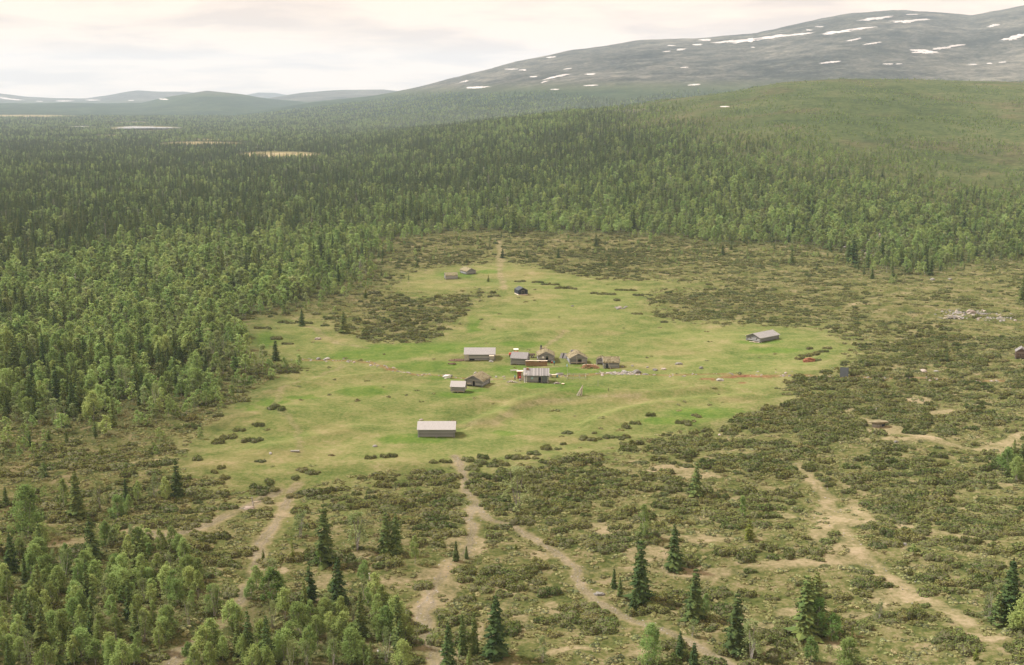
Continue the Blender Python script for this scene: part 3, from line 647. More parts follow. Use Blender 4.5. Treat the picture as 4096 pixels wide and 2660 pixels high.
proto_coll('shrub', [one_mesh('heath_bush', shrub_geo(440 + i, wd=[3.0, 3.8, 2.6, 3.4, 2.9][i], h=[1.0, .85, 1.05, .9, .95][i], n=520, leaf=.17), M['shrub'], M['twig']) for i in range(5)])
proto_coll('heather', [one_mesh('heath_tuft', shrub_geo(460 + i, wd=1.3, h=.30, n=70, leaf=.13, lobes=4), M['heather'] if i != 2 else M['willow'], M['heather']) for i in range(3)])
def scatter(name, key, Pts, scl, label, rz=None, kind='stuff'):
    n = len(Pts); me = bpy.data.meshes.new(name); me.vertices.add(n); me.vertices.foreach_set('co', np.asarray(Pts, np.float32).ravel())
    r = np.random.default_rng(n)
    a = me.attributes.new('pick', 'INT', 'POINT'); pk_ = r.integers(0, HID[key][1] - (key == 'spruce'), n); pk_ = np.where((key == 'spruce') & (r.uniform(0, 1, n) < .025), 5, pk_); a.data.foreach_set('value', pk_.astype(np.int32))
    rot = np.zeros((n, 3), np.float32); rot[:, 2] = r.uniform(0, 6.283, n) if rz is None else rz
    rot[:, :2] = r.normal(0, .03, (n, 2))
    a = me.attributes.new('turn', 'FLOAT_VECTOR', 'POINT'); a.data.foreach_set('vector', rot.ravel())
    a = me.attributes.new('size', 'FLOAT_VECTOR', 'POINT'); a.data.foreach_set('vector', np.asarray(scl, np.float32).ravel())
    o = ob(name, me); props(o, label, None, None, kind)
    ng = bpy.data.node_groups.new('plant_' + name, 'GeometryNodeTree')
    ng.interface.new_socket('Geometry', in_out='INPUT', socket_type='NodeSocketGeometry'); ng.interface.new_socket('Geometry', in_out='OUTPUT', socket_type='NodeSocketGeometry')
    gi = ng.nodes.new('NodeGroupInput'); go = ng.nodes.new('NodeGroupOutput'); ci = ng.nodes.new('GeometryNodeCollectionInfo'); ci.inputs[0].default_value = HID[key][0]
    ci.inputs[1].default_value = True; ci.inputs[2].default_value = True
    ip = ng.nodes.new('GeometryNodeInstanceOnPoints'); ip.inputs['Pick Instance'].default_value = True
    for nm, ty, sk in (('pick', 'INT', 'Instance Index'), ('turn', 'FLOAT_VECTOR', 'Rotation'), ('size', 'FLOAT_VECTOR', 'Scale')):
        na = ng.nodes.new('GeometryNodeInputNamedAttribute'); na.data_type = ty; na.inputs[0].default_value = nm
        ng.links.new(na.outputs[0], ip.inputs[sk])
    ng.links.new(gi.outputs[0], ip.inputs['Points']); ng.links.new(ci.outputs[0], ip.inputs['Instance']); ng.links.new(ip.outputs[0], go.inputs[0])
    md = o.modifiers.new('plants', 'NODES'); md.node_group = ng
    return o

# ---- landmarks used to say where a plant stands
LM = []   # (x, y, name)
def landmark(p, name): LM.append((p[0], p[1], name))

# ================================================================== buildings
def unit_log(mt):
    mb = MB(); mb.tube((-.5, 0, 0), (.5, 0, 0), 1, 1, 8)
    return mesh_np('log', mb.v, mb.f, [mt])
LOGS = {k: unit_log(M[k]) for k in ('log', 'log_brown', 'log_dark')}
LOGV = {k: [LOGS[k]] for k in LOGS}
def log(parent, key, p, length, r, along='x', name='log'):
    o = ob(name, LOGS[key], parent, p, (0, 0, 0 if along == 'x' else math.pi / 2), (length, r, r)); return o
def cabin(name, label, cat, pos, rz, L, W, hw, pitch, mt='log', roof='board', over=.35, raise_=.15, openings=(), stones=True, group=None, posts=False, thick=.12, gable_over=None, front_at=True):
    """ridge along local x; the long front faces -y. openings: (wall, centre, width, sill, head)"""
    rzr = math.radians(rz); R = Matrix.Rotation(rzr, 3, 'Z')
    c = pos + R @ Vector((0, W / 2, 0)) if front_at == True else (pos + R @ Vector((L / 2, 0, 0)) if front_at == 'gable' else pos)
    c.z = min(Z(c.x, c.y), Z(*((c - R @ Vector((0, W / 2, 0)))[:2]))) + .04
    t = thing(name, label, cat, c, rzr, group)
    r = .13; st_ = .235; n = max(3, int(round(hw / st_))); z0 = raise_ + r
    def wall(side, z, k, half, extra):
        if side in ('front', 'back'):
            y = (-1 if side == 'front' else 1) * W / 2; ax = 'x'
        else:
            x = (-1 if side == 'left' else 1) * L / 2; ax = 'y'
        segs = [(-half - extra, half + extra)]
        for (s, cc, ww, b0, b1) in openings:
            if s == side and b0 - .05 < z < b1 + .02:
                ns = []
                for a, b in segs:
                    if cc - ww / 2 > a and cc + ww / 2 < b: ns += [(a, cc - ww / 2), (cc + ww / 2, b)]
                    else: ns.append((a, b))
                segs = ns
        for a, b in segs:
            if b - a < .1: continue
            m_ = (a + b) / 2
            log(t, mt, (m_, y, z) if ax == 'x' else (x, m_, z), b - a, r, ax)
    for i in range(n):
        z = z0 + i * st_
        wall('front', z, i, L / 2, .26); wall('back', z, i, L / 2, .26)
        wall('left', z + st_ / 2, i, W / 2, .26); wall('right', z + st_ / 2, i, W / 2, .26)
    zt = z0 + (n - 1) * st_ + r
    tp = math.tan(math.radians(pitch)); rise = W / 2 * tp; k = 1
    while k * st_ + st_ * .5 < rise:
        half = (W / 2) * (1 - (k * st_ + .05) / rise) - .05
        z = zt + (k - .5) * st_ + st_ / 2
        if half > .2:
            for side in ('left', 'right'): wall(side, z, k, half, 0)
        k += 1
    go = over if gable_over is None else gable_over
    run = W / 2 + over; sl = run / math.cos(math.radians(pitch)); zr = zt + rise + .06
    for s in (-1, 1):
        ang = s * -math.radians(pitch)
        Rm = Matrix.Rotation(-ang, 3, 'X') if s > 0 else Matrix.Rotation(-ang, 3, 'X')
        mid = Vector((0, s * run / 2, zr - run / 2 * tp + thick / 2))
        if roof in ('board', 'grey', 'felt'):
            nb = max(6, int((L + 2 * go) / .3)); mb = MB(); wdt = (L + 2 * go) / nb
            mtr = {'board': M['board_roof'], 'grey': M['board_roof_grey'], 'felt': M['roof_dark']}[roof]
            if roof == 'grey':
                pl = ob('roof_slope', MB().box((0, 0, -.03), (L + 2 * go, sl, .06)).build('roof_base', mtr).data, t, mid, (s * -math.radians(pitch), 0, 0))
                bpy.data.objects.remove(bpy.data.objects['roof_base'])
                for i in range(nb):
                    x = -L / 2 - go + (i + .5) * wdt; dl = random.Random(i * 7 + s).uniform(-.08, .08)
                    me = ROOFB.setdefault(round(sl, 2), MB().box((0, 0, 0), (1, 1, .05)).build('roof_board', mtr)) if False else None
                    o = MB().box((0, 0, 0), (wdt * .86, sl + dl, .05)).build('roof_board', mtr, pl, loc=(x, dl / 2 * s, .03 + (.02 if i % 2 else 0)))
            else:
                pl = MB().box((0, 0, 0), (L + 2 * go, sl, thick * .6)).build('roof_slope', mtr, t, loc=mid, rot=(s * -math.radians(pitch), 0, 0))
                mb2 = MB()
                for i in range(nb):
                    x = -L / 2 - go + (i + .5) * wdt; dl = random.Random(i * 5 + s).uniform(-.05, .05)
                    mb2.box((x, dl / 2, thick * .3 + .012), (wdt * .6, sl + dl, .03))
                o = mb2.build('roof_covering', mtr, pl); props(o, kind='stuff')
        else:
            # sod: an uneven slab with tufts
            nx, ny = 16, 8; rg = np.random.default_rng(int(L * 100 + s)); V, F = [], []
            for iy in range(ny + 1):
                for ix in range(nx + 1):
                    e_ = min(1, min(ix, nx - ix, iy, ny - iy) * .8)
                    V.append(((ix / nx - .5) * (L + 2 * go) + rg.uniform(-.06, .06), (iy / ny - .5) * sl + rg.uniform(-.06, .06), .04 + e_ * .14 + rg.uniform(0, .10)))
            b0 = len(V)
            V += [(x, y, -.05) for x in (-(L / 2 + go), L / 2 + go) for y in (-sl / 2, sl / 2)]
            F = [(iy * (nx + 1) + ix, iy * (nx + 1) + ix + 1, (iy + 1) * (nx + 1) + ix + 1, (iy + 1) * (nx + 1) + ix) for iy in range(ny) for ix in range(nx)]
            q = lambda ix, iy: iy * (nx + 1) + ix
            F += [(b0, b0 + 2, b0 + 3, b0 + 1)]
            F += [tuple([b0] + [q(ix, 0) for ix in range(nx + 1)] + [b0 + 2])[::-1], tuple([b0 + 1] + [q(ix, ny) for ix in range(nx + 1)] + [b0 + 3])]
            F += [tuple([b0] + [q(0, iy) for iy in range(ny + 1)] + [b0 + 1]), tuple([b0 + 2] + [q(nx, iy) for iy in range(ny + 1)] + [b0 + 3])[::-1]]
            pl = ob('sod_slope', mesh_np('sod_slope', V, F, [M['sod']]), t, mid, (s * -math.radians(pitch), 0, 0))
            cen = np.stack([rg.uniform(-.5, .5, 130) * (L + 2 * go), rg.uniform(-.5, .5, 130) * sl, rg.uniform(.12, .3, 130)], 1)
            V2, F2 = tri_cloud(cen, .14, rg); props(ob('roof_grass', mesh_np('roof_grass', V2, F2, [M['sod']]), pl), kind='stuff')
            for sx in (-1, 1):
                MB().box((sx * (L / 2 + go + .03), 0, .02), (.05, sl + .05, .22)).build('verge_board', M['board'], t, loc=mid, rot=(s * -math.radians(pitch), 0, 0))
    if stones:
        for sx in (-1, 0, 1):
            for sy in (-1, 1):
                if posts: MB().tube((sx * (L / 2 - .15), sy * (W / 2 - .1), -.4), (sx * (L / 2 - .15), sy * (W / 2 - .1), raise_ + .05), .11, .11, 6).build('post', M['log'], t)
                else: ob('foundation_stone', STONE[(sx + sy * 2) % 4], t, (sx * L / 2, sy * W / 2, raise_ * .35), (0, 0, sx + sy), (.32, .28, .22))
    for (s, cc, ww, b0, b1) in openings:
        y = -W / 2; f = MB()
        for sg in (-1, 1): f.box((cc + sg * (ww / 2 + .05), 0, (b0 + b1) / 2 + .05), (.10, .32, b1 - b0 + .1))
        f.box((cc, 0, b1 + .09), (ww + .3, .32, .1))
        base = {'front': ((0, -W / 2, 0), 0), 'back': ((0, W / 2, 0), 0), 'left': ((-L / 2, 0, 0), math.pi / 2), 'right': ((L / 2, 0, 0), math.pi / 2)}[s]
        f.build('door_frame' if b1 - b0 > 1 else 'window_frame', M['board'], t, loc=base[0], rot=(0, 0, base[1]))
    MB().box((0, 0, raise_ + .02), (L - .1, W - .1, .06)).build('floor', M['log_dark'], t)
    return t, R
ROOFB = {}
def rock_mesh(seed, mt, sub=2):
    r = np.random.default_rng(seed)
    import bmesh
    bm = bmesh.new(); bmesh.ops.create_icosphere(bm, subdivisions=sub, radius=1)
    sc = r.uniform(.75, 1.2, 3)
    for v in bm.verts:
        n = float(fbm(np.array([v.co.x * 1.3 + seed]), np.array([v.co.y * 1.3 + v.co.z * 1.7]), seed, 2)[0])
        v.co = Vector((v.co.x * sc[0], v.co.y * sc[1], v.co.z * sc[2])) * (.7 + .6 * n)
    me = bpy.data.meshes.new('rock'); bm.to_mesh(me); bm.free(); me.materials.append(mt); return me
STONE = [rock_mesh(i, M['stone']) for i in range(4)]
BOULD = [rock_mesh(10 + i, M['stone'] if i < 3 else M['yellowgrey'], 3) for i in range(4)]

def door(t, W, L, side, cc, ww, hh, z0, mt, name='door'):
    base = {'front': ((cc, -W / 2 - .15, z0 + hh / 2), 0), 'left': ((-L / 2 - .15, cc, z0 + hh / 2), math.pi / 2), 'right': ((L / 2 + .15, cc, z0 + hh / 2), math.pi / 2)}[side]
    d = MB().box((0, 0, 0), (ww, .06, hh)).build(name, M[mt], t, loc=base[0], rot=(0, 0, base[1]))
    return d

# front barn
p = Q(1746, 1750)
t, _ = cabin('hay_barn', 'long grey log hay barn standing alone nearest to the camera, pale board roof', 'barn', p, 0, 8.5, 4.6, 1.95, 28, roof='board', over=.45)
landmark(t.location, 'the lone nearest hay barn')
for k in range(2): pass
# long barn at the left end of the farm row
p = Q(1919, 1443)
t, _ = cabin('cow_barn', 'long pale-roofed barn at left end of the farm row, brown heap beside it', 'barn', p, 0, 9.1, 5.0, 1.9, 30, roof='board', over=.4)
landmark(t.location, 'the long pale-roofed barn')
MB().box((-4.1, -2.75, 1.1), (1.4, .08, 2.0)).build('gable_boarding', M['board'], t)
lt = MB().box((3.75, -2.95, 1.75), (1.6, .9, .06), Matrix.Rotation(.35, 3, 'X')).build('lean_to_roof', M['pale_wood'], t)
MB().box((3.75, -3.25, 1.0), (1.5, .06, 1.1)).build('lean_to_wall', M['board'], t)
MB().box((-2.4, -2.62, .35), (1.6, .12, .45)).build('hatch', M['black'], t)
# grey hut in the middle row
p = Q(2075, 1459)
t, _ = cabin('log_hut', 'small grey log hut with plank roof, its left rear hiding a red tractor', 'hut', p, -13, 4.6, 4.2, 1.9, 32, roof='board', over=.4)
for ch in t.children:
    if ch.name.startswith('roof_slope'):
        ch.data.materials[0] = M['board_roof_grey']
        for c2 in ch.children: c2.data.materials[0] = M['board_roof_grey']
landmark(t.location, 'the small grey hut by the tractor'); HUT3 = t
# sod cabin with the chimney
p = Q(2184, 1450)
t, _ = cabin('sod_cabin', 'sod-roofed cabin with tall dark chimney behind the long firewood stack', 'cabin', p, 92, 5.2, 4.7, 1.7, 27, roof='sod', over=.45, front_at='gable', openings=[('left', -.3, .9, .2, 1.75)])
ch = MB().box((0, 0, 0), (.7, .7, .9)).build('chimney', M['stone'], t, loc=(2.6, 1.25, 3.0)); MB().box((0, 0, .7), (.5, .5, .7)).build('chimney_top', M['soot'], ch)
landmark(t.location, 'the chimneyed sod cabin')
door(t, 4.7, 5.2, 'left', .95, .6, .6, 1.0, 'white', 'window')
# sod cabin with open dark door
p = Q(2313, 1456)
t, _ = cabin('sod_cabin', 'sod-roofed log cabin with open black doorway in its near gable', 'cabin', p, 97, 5.4, 5.0, 1.75, 28, roof='sod', over=.45, front_at='gable', openings=[('left', -.45, 1.15, .2, 1.75)])
ob('chimney', STONE[1], t, (2.6, 1.0, 3.0), None, (.5, .5, .6)); MB().tube((-2.9, .55, -.1), (-2.9, .55, 3.0), .05, .04).build('pole', M['pale_wood'], t)
MB().box((-2.86, 0, .5), (.1, 5.2, .14)).build('bottom_plank', M['pale_wood'], t)
landmark(t.location, 'the sod cabin with the open door')
# right sod hut and its annex
p = Q(2445, 1474)
t, _ = cabin('sod_hut', 'low sod-roofed hut at right end of the farm row, side to the camera', 'hut', p, -1, 4.3, 4.0, 1.6, 31, roof='sod', over=.4)
landmark(t.location, 'the low sod hut at the row end')
MB().box((-1.3, -2.25, .8), (.5, .1, 1.2)).build('door', M['black'], t); MB().tube((-1.0, -2.3, 1.7), (-.2, -2.9, 0), .05, .05).build('prop_pole', M['pale_wood'], t)
p = Q(2402, 1458)
t, _ = cabin('sod_hut', 'tiny sod-roofed gabled shed tucked behind left corner of the right-hand sod hut', 'hut', p, 80, 2.4, 2.1, 1.2, 30, roof='sod', over=.25, front_at='gable')
# lower hut with ladder
p = Q(2145, 1530)
t, _ = cabin('farm_cabin', 'grey plank-roofed log cabin with white ladder at its left end', 'cabin', p, -2, 6.6, 4.6, 2.15, 31, mt='log', roof='grey', over=.45, openings=[('front', 1.0, .8, .2, 1.85)])
landmark(t.location, 'the cabin with the white ladder'); B7 = t
c_ = MB().box((-2.6, -.5, 3.35), (.65, .65, 1.3)).build('chimney', M['brick'], t)
MB().box((2.3, -2.5, 1.1), (1.4, .06, 1.9)).build('plank_wall', M['roof_dark'], t)
door(t, 4.6, 6.6, 'front', -1.2, .55, .5, 1.1, 'sky_cloth', 'window')
# small raised store
p = Q(1831, 1572)
t, _ = cabin('storehouse', 'small pale-roofed log storehouse on posts in front of the grey gabled sod cabin', 'storehouse', p, -6, 3.5, 3.2, 1.35, 33, roof='board', over=.4, raise_=.45, posts=True)
MB().box((0, -1.75, .55), (3.7, .2, .12)).build('sill_plank', M['pale_wood'], t)
landmark(t.location, 'the small storehouse on posts')
# sod cabin behind it
p = Q(1896, 1546)
t, _ = cabin('sod_cabin', 'wide grey-gabled sod cabin right behind the small storehouse on posts', 'cabin', p, 68, 5.2, 5.0, 1.6, 27, roof='sod', over=.5, front_at='gable', openings=[('left', .0, .7, .2, 1.7)])
ob('chimney', STONE[2], t, (2.2, 1.6, 2.6), None, (.8, .5, .5)); MB().box((-2.85, 1.5, .8), (.15, 1.5, .1)).build('bench', M['pale_wood'], t)
landmark(t.location, 'the wide gabled sod cabin')
# right-hand barn
p = Q(3040, 1371.8)
R = Matrix.Rotation(math.radians(41), 3, 'Z'); c = p + R @ Vector((5.1, 2.9, 0))
t, _ = cabin('hay_barn', 'long log hay barn set cornerwise at the right meadow edge, pinkish board roof', 'barn', c, 41, 9.8, 5.6, 1.5, 21, roof='board', over=.5, front_at=None, openings=[('left', 1.2, .35, .9, 1.3), ('left', -1.3, .35, .9, 1.3)])
landmark(t.location, 'the right-hand hay barn')
for k, (x, y) in enumerate([(-5.6, -1.5), (-5.9, -.6), (-5.4, -2.2)]): MB().box((x, y, .1), (.25, 2.6, .12), Matrix.Rotation(.4 * k, 3, 'Z')).build('loose_plank', M['pale_wood'], t)
# black cabin
p = Q(2074.7, 1181.2)
R = Matrix.Rotation(math.radians(109), 3, 'Z'); c = p + R @ Vector((2.5, -1.9, 0))
t, _ = cabin('black_cabin', 'small blackened cabin with dark roof on a pale timber footing', 'cabin', c, 109, 4.8, 3.7, 1.6, 28, mt='log_dark', roof='felt', over=.25, front_at=None, raise_=.35, openings=[('left', 0, .9, .4, 1.8)])
MB().box((0, 1.95, .15), (5.2, .25, .35)).build('footing_beam', M['pale_wood'], t); MB().box((-2.6, 0, .15), (.25, 4.1, .35)).build('footing_beam', M['pale_wood'], t)
landmark(t.location, 'the black cabin')
# two far huts
p = Q(1806, 1117)
t, _ = cabin('old_hut', 'left one of two old huts in the far clearing, mossy brown roof', 'hut', p, 9, 5.2, 4.0, 1.4, 28, mt='log', roof='sod', over=.3); landmark(t.location, 'the left far hut')
p = Q(1884, 1098)
t, _ = cabin('old_hut', 'right one of two old huts in the far clearing, gable with orange door', 'hut', p, 118, 6.6, 4.4, 1.5, 28, mt='log', roof='sod', over=.4, front_at='gable'); landmark(t.location, 'the right far hut')
MB().box((-2.7, -1.1, .75), (.08, 1.3, .8)).build('door', M['rust'], t)
# hut at the picture's right edge
p = Q(4084, 1437)
t, _ = cabin('red_brown_hut', 'red-brown log hut at the far right beyond the juniper thickets', 'hut', p, 70, 3.4, 3.0, 2.0, 36, mt='log_brown', roof='board', over=.3, front_at='gable', openings=[('left', .2, .4, 1.0, 1.5)]); landmark(t.location, 'the red-brown hut')
# small dark shed by the brook
p = Q(3376, 1508)
t = thing('lean_to_shed', 'small slate-dark lean-to shed standing astride the brook', 'shed', p, math.radians(-14)); landmark(p, 'the dark brook shed')
MB().box((0, .25, 1.35), (2.4, .08, 2.9), Matrix.Rotation(-.28, 3, 'X')).build('roof_slope', M['roof_dark'], t)
MB().add([(1.1, -.1, 0), (1.1, 1.9, 0), (1.1, 1.9, 1.9), (1.1, .75, 2.5), (1.16, -.1, 0), (1.16, 1.9, 0), (1.16, 1.9, 1.9), (1.16, .75, 2.5)], [(0, 1, 2, 3), (7, 6, 5, 4), (0, 4, 5, 1), (1, 5, 6, 2), (2, 6, 7, 3), (3, 7, 4, 0)]).build('side_wall', M['log'], t)
MB().add([(-1.16, -.1, 0), (-1.16, 1.9, 0), (-1.16, 1.9, 1.9), (-1.16, .75, 2.5), (-1.1, -.1, 0), (-1.1, 1.9, 0), (-1.1, 1.9, 1.9), (-1.1, .75, 2.5)], [(0, 1, 2, 3), (7, 6, 5, 4), (0, 4, 5, 1), (1, 5, 6, 2), (2, 6, 7, 3), (3, 7, 4, 0)]).build('side_wall', M['log'], t)
MB().box((0, 1.93, .95), (2.3, .06, 1.9)).build('back_wall', M['log'], t)
MB().box((0, 1.45, 2.25), (2.5, 1.5, .06), Matrix.Rotation(-.45, 3, 'X')).build('rear_roof', M['board_roof_grey'], t)
# root cellar
p = Q(3515, 1709)
t = thing('root_cellar', 'turf-covered root cellar with pale plank front, dug into the bank near a flag', 'cellar', p, math.radians(12)); landmark(p, 'the turf root cellar')
for i, x in enumerate(np.linspace(-.7, .7, 6)): MB().box((x, -.05 * i % .1, .65), (.2, .08, 1.35)).build('plank', M['board'], t)
MB().box((1.35, .35, .55), (1.2, .1, 1.0), Matrix.Rotation(.35, 3, 'Z')).build('side_wall', M['log_dark'], t); MB().box((-1.15, .4, .65), (.9, .1, 1.3), Matrix.Rotation(-.7, 3, 'Z')).build('side_wall', M['board'], t)
me = rock_mesh(55, M['sod'], 3); ob('turf_cover', me, t, (.3, .9, 1.15), None, (2.1, 1.5, .55))
for i in range(5): MB().tube((1.2, .2 + .2 * i, .9 + .05 * i), (2.4 + .1 * i, -.4 + .3 * i, 1.1 + .1 * (i % 3)), .05, .04).build('roof_pole', M['pale_wood'], t)
# plank hut with slit door (the storm shelter)
p = Q(2251, 1434)
t = thing('plank_shelter', 'small slanting pale plank shelter with narrow black doorway between the two sod cabins', 'shelter', p, math.radians(-8))
f = MB(); f.add([(-1.15, 0, 0), (1.0, 0, 0), (1.2, 1.0, 1.5), (-.6, 1.0, 1.6), (-1.15, 1.9, 0), (1.0, 1.9, 0)], [(0, 1, 2, 3), (0, 3, 4), (1, 5, 2), (3, 2, 5, 4)]).build('plank_slope', M['board_roof_grey'], t)
MB().add([(-.28, -.03, .05), (.0, -.03, .05), (.42, .93, 1.5), (.12, .93, 1.52)], [(0, 1, 2, 3)]).build('doorway', M['black'], t)  # flat sheet painted black as the shade within the slit door
# fallen roof / drying rack by the cabin
p = Q(2058, 1493)
t = thing('drying_rack', 'low weathered drying rack on the grass left of the ladder cabin', 'rack', p, .1)
for i in range(7): MB().tube((-1.1, .1 + .22 * i, .75), (1.1, .1 + .22 * i, .8), .05, .05, 5).build('rail', M['board'], t)
for x, y in ((-1, .1), (1, .1), (-1, 1.5), (1, 1.5)): MB().tube((x, y, -.1), (x, y, .8), .05, .05, 5).build('leg', M['board'], t)

# ================================================================== things about the farm
def tube_ring(mb, c, R, r, axis='y', n=16, m=6):
    V, F = [], []
    for i in range(n):
        a = 2 * math.pi * i / n
        for j in range(m):
            b = 2 * math.pi * j / m; q = R + r * math.cos(b)
            V.append((c[0] + q * math.cos(a), c[1] + r * math.sin(b) * 1.2, c[2] + q * math.sin(a)))
    for i in range(n):
        for j in range(m): F.append((i * m + j, i * m + (j + 1) % m, ((i + 1) % n) * m + (j + 1) % m, ((i + 1) % n) * m + j))
    mb.add(V, F)
def wheel(parent, c, R):
    mb = MB(); tube_ring(mb, (0, 0, 0), R * .78, R * .22); o = mb.build('wheel', M['rubber'], parent, loc=c, smooth=True)
    MB().tube((0, -.09, 0), (0, .09, 0), R * .6, R * .6, 12).build('rim', M['hub'], o)
p = Q(2056, 1428)
t = thing('tractor', 'red farm tractor with white cab roof parked behind the small grey hut', 'tractor', p, math.radians(8)); landmark(p, 'the red tractor')
for sy in (-1, 1): wheel(t, (.75, sy * .75, .72), .72); wheel(t, (-1.05, sy * .62, .42), .42)
MB().box((-.75, 0, 1.05), (1.5, .62, .55)).add([(-1.5, -.28, .8), (-1.5, .28, .8), (-1.5, .28, 1.25), (-1.5, -.28, 1.25), (-1.62, -.2, .85), (-1.62, .2, .85), (-1.62, .2, 1.18), (-1.62, -.2, 1.18)], [(4, 5, 6, 7)[::-1], (0, 1, 5, 4), (1, 2, 6, 5), (2, 3, 7, 6), (3, 0, 4, 7)]).build('bonnet', M['red'], t)
MB().box((0, 0, .68), (2.6, .4, .35)).build('chassis', M['soot'], t)
for sy in (-1, 1): MB().box((.75, sy * .72, 1.5), (1.2, .4, .08)).build('mudguard', M['red'], t)
for x in (.1, 1.2):
    for y in (-.55, .55): MB().box((x, y, 1.85), (.07, .07, 1.1)).build('cab_post', M['red'], t)
MB().box((.65, 0, 2.46), (1.5, 1.4, .16)).build('cab_roof', M['white'], t); MB().box((.7, 0, 1.3), (.5, .5, .15)).build('seat', M['soot'], t)
MB().tube((-.9, .2, 1.3), (-.9, .2, 1.95), .04, .04).build('exhaust_pipe', M['soot'], t)
g = N  # keep name short
p = Q(2127, 1430)
t = thing('farm_trailer', 'small brown two-wheeled trailer standing behind right gable of the small grey hut', 'trailer', p, .1)
MB().box((0, 0, .75), (2.0, 1.3, .12)).build('bed', M['board'], t)
for s in (-1, 1): MB().box((0, s * .65, .98), (2.0, .06, .35)).build('side_board', M['log_brown'], t); wheel(t, (.1, s * .72, .38), .38)
MB().tube((-1, 0, .7), (-2.1, 0, .4), .04, .04).build('drawbar', M['soot'], t)

def stack(name, label, pos, rz, L, Hh, W, seed, heap=False):
    t = thing(name, label, 'woodpile', pos, rz); r = np.random.default_rng(seed); mb = MB()
    if not heap:
        nx, nz = int(L / .22), int(Hh / .2)
        for i in range(nx):
            for k in range(nz):
                x = -L / 2 + (i + .5) * .22 + r.uniform(-.04, .04); mb.tube((x, -W / 2 + r.uniform(-.1, .1), .1 + k * .2 + r.uniform(-.03, .03)), (x, W / 2, .1 + k * .2), .115, .11, 5)
    else:
        for i in range(260):
            x = r.uniform(-L / 2, L / 2); y = r.normal(0, W * .28); hmax = Hh * (1 - (2 * x / L) ** 4) * math.exp(-(y / W) ** 2 * 3); z = r.uniform(.3, 1) * hmax
            a = r.uniform(0, 3.14); d = Vector((math.cos(a), math.sin(a), r.uniform(-.5, .5))) * .22; mb.tube(Vector((x, y, z)) - d, Vector((x, y, z)) + d, .085, .08, 5)
    props(mb.build('firewood', M['firewood'], t), kind='stuff'); landmark(pos, 'the firewood'); return t
p = Q(2146, 1464); t = stack('firewood_stack', 'long orange-brown stack of split firewood between the grey hut and chimneyed cabin', p, -.04, 6.6, 1.55, .6, 1)
for i in range(6): MB().box((-2.8 + 1.12 * i, 0, 1.66 + .03 * (i % 2)), (1.15, .7, .05)).build('cover_board', M['pale_wood'], t)
p = Q(2360, 1472); t = stack('firewood_heap', 'low brown heap of thrown firewood before the sod cabin with open door', p, .0, 5.4, 1.1, 1.8, 2, True)
for i in range(5): MB().box((-1.9 + i * .9, .2, 1.06 - .04 * abs(i - 2)), (1.0, .35, .05), Matrix.Rotation(.2 * (i - 2), 3, 'Y')).build('cover_board', M['pale_wood'], t)
# ladder on the cabin
Rb = Matrix.Rotation(B7.rotation_euler.z, 3, 'Z')
t = thing('ladder', 'white ladder leaning from the grass over the eave of the grey plank-roofed cabin', 'ladder', B7.location + Rb @ Vector((-3.05, -3.2, 0)), B7.rotation_euler.z)
for s in (-1, 1): MB().tube((s * .26, 0, 0), (s * .3, .75, 2.95), .06, .06, 5).build('rail', M['white'], t)
for i in range(9): u = (i + .6) / 9.3; MB().tube((-.27, .75 * u, 2.95 * u), (.27, .75 * u, 2.95 * u), .035, .035, 5).build('rung', M['white'], t)
# rust red shed and clutter left of the cabin
p = Q(2078, 1516)
t = thing('tool_shed', 'narrow rust-red board shed wedged against left end of the ladder cabin', 'shed', p, -.03)
MB().box((0, 0, 1.15), (1.25, .08, 2.1)).build('front_wall', M['rust'], t); MB().box((-.6, .7, 1.15), (.06, 1.3, 2.1)).build('side_wall', M['rust'], t); MB().box((.6, .7, 1.15), (.06, 1.3, 2.1)).build('side_wall', M['rust'], t)
MB().box((.1, .6, 2.28), (1.9, 1.7, .08)).build('roof', M['pale_wood'], t)
p = Q(2081, 1517); t = thing('red_tub', 'small dark red tub hung on the rust-red shed', 'tub', p + Vector((0, -.4, .55)), 0); MB().tube((0, -.2, 0), (0, .2, .1), .22, .28, 10).build('shell', M['red'], t)
p = Q(2080, 1525); t = thing('barrel', 'grey barrel on the ground before the rust-red shed', 'barrel', p, 0); MB().tube((0, 0, 0), (0, 0, .6), .26, .26, 12).build('shell', M['stone'], t); MB().tube((0, 0, .6), (0, 0, .64), .28, .28, 12).build('lid', M['hub'], t)
p = Q(2090, 1524)
t = thing('leaning_boards', 'pale boards leaning upright between the rust-red shed and the ladder', 'boards', p, 0)
for i in range(4): MB().box((-.3 + .2 * i, .25, 1.1 + .08 * i), (.16, .05, 2.2 + .2 * i), Matrix.Rotation(-.14, 3, 'X')).build('board', M['pale_wood'] if i % 2 else M['board'], t)
def plank_heap(name, label, cat, pos, n, L, seed, mt='board', part='plank', flat=.4, ln=(1.0, 2.2)):
    t = thing(name, label, cat, pos, 0); r = random.Random(seed)
    ms = [MB().box((0, 0, 0), (1, .16, .05)).build('tmp', M[m_]) for m_ in ((mt,) if isinstance(mt, str) else mt)]
    me = [o.data for o in ms]
    for o in ms: bpy.data.objects.remove(o)
    for i in range(n):
        x, y = r.gauss(0, L * .28), r.gauss(0, L * .16); z = max(.04, flat * math.exp(-(x / L * 2) ** 2 * 1.5) * r.uniform(.2, 1))
        ob(part, me[i % len(me)], t, (x, y, z), (r.uniform(-.25, .25), r.uniform(-.25, .25), r.uniform(0, 3.14)), (r.uniform(*ln), r.uniform(.8, 1.6), 1))
    return t
plank_heap('plank_heap', 'scatter of pinkish plank ends and stones left of the rust-red shed', 'heap', Q(2046, 1528), 26, 2.6, 3, ('pale_wood', 'board', 'stone'), ln=(.4, 1.1))
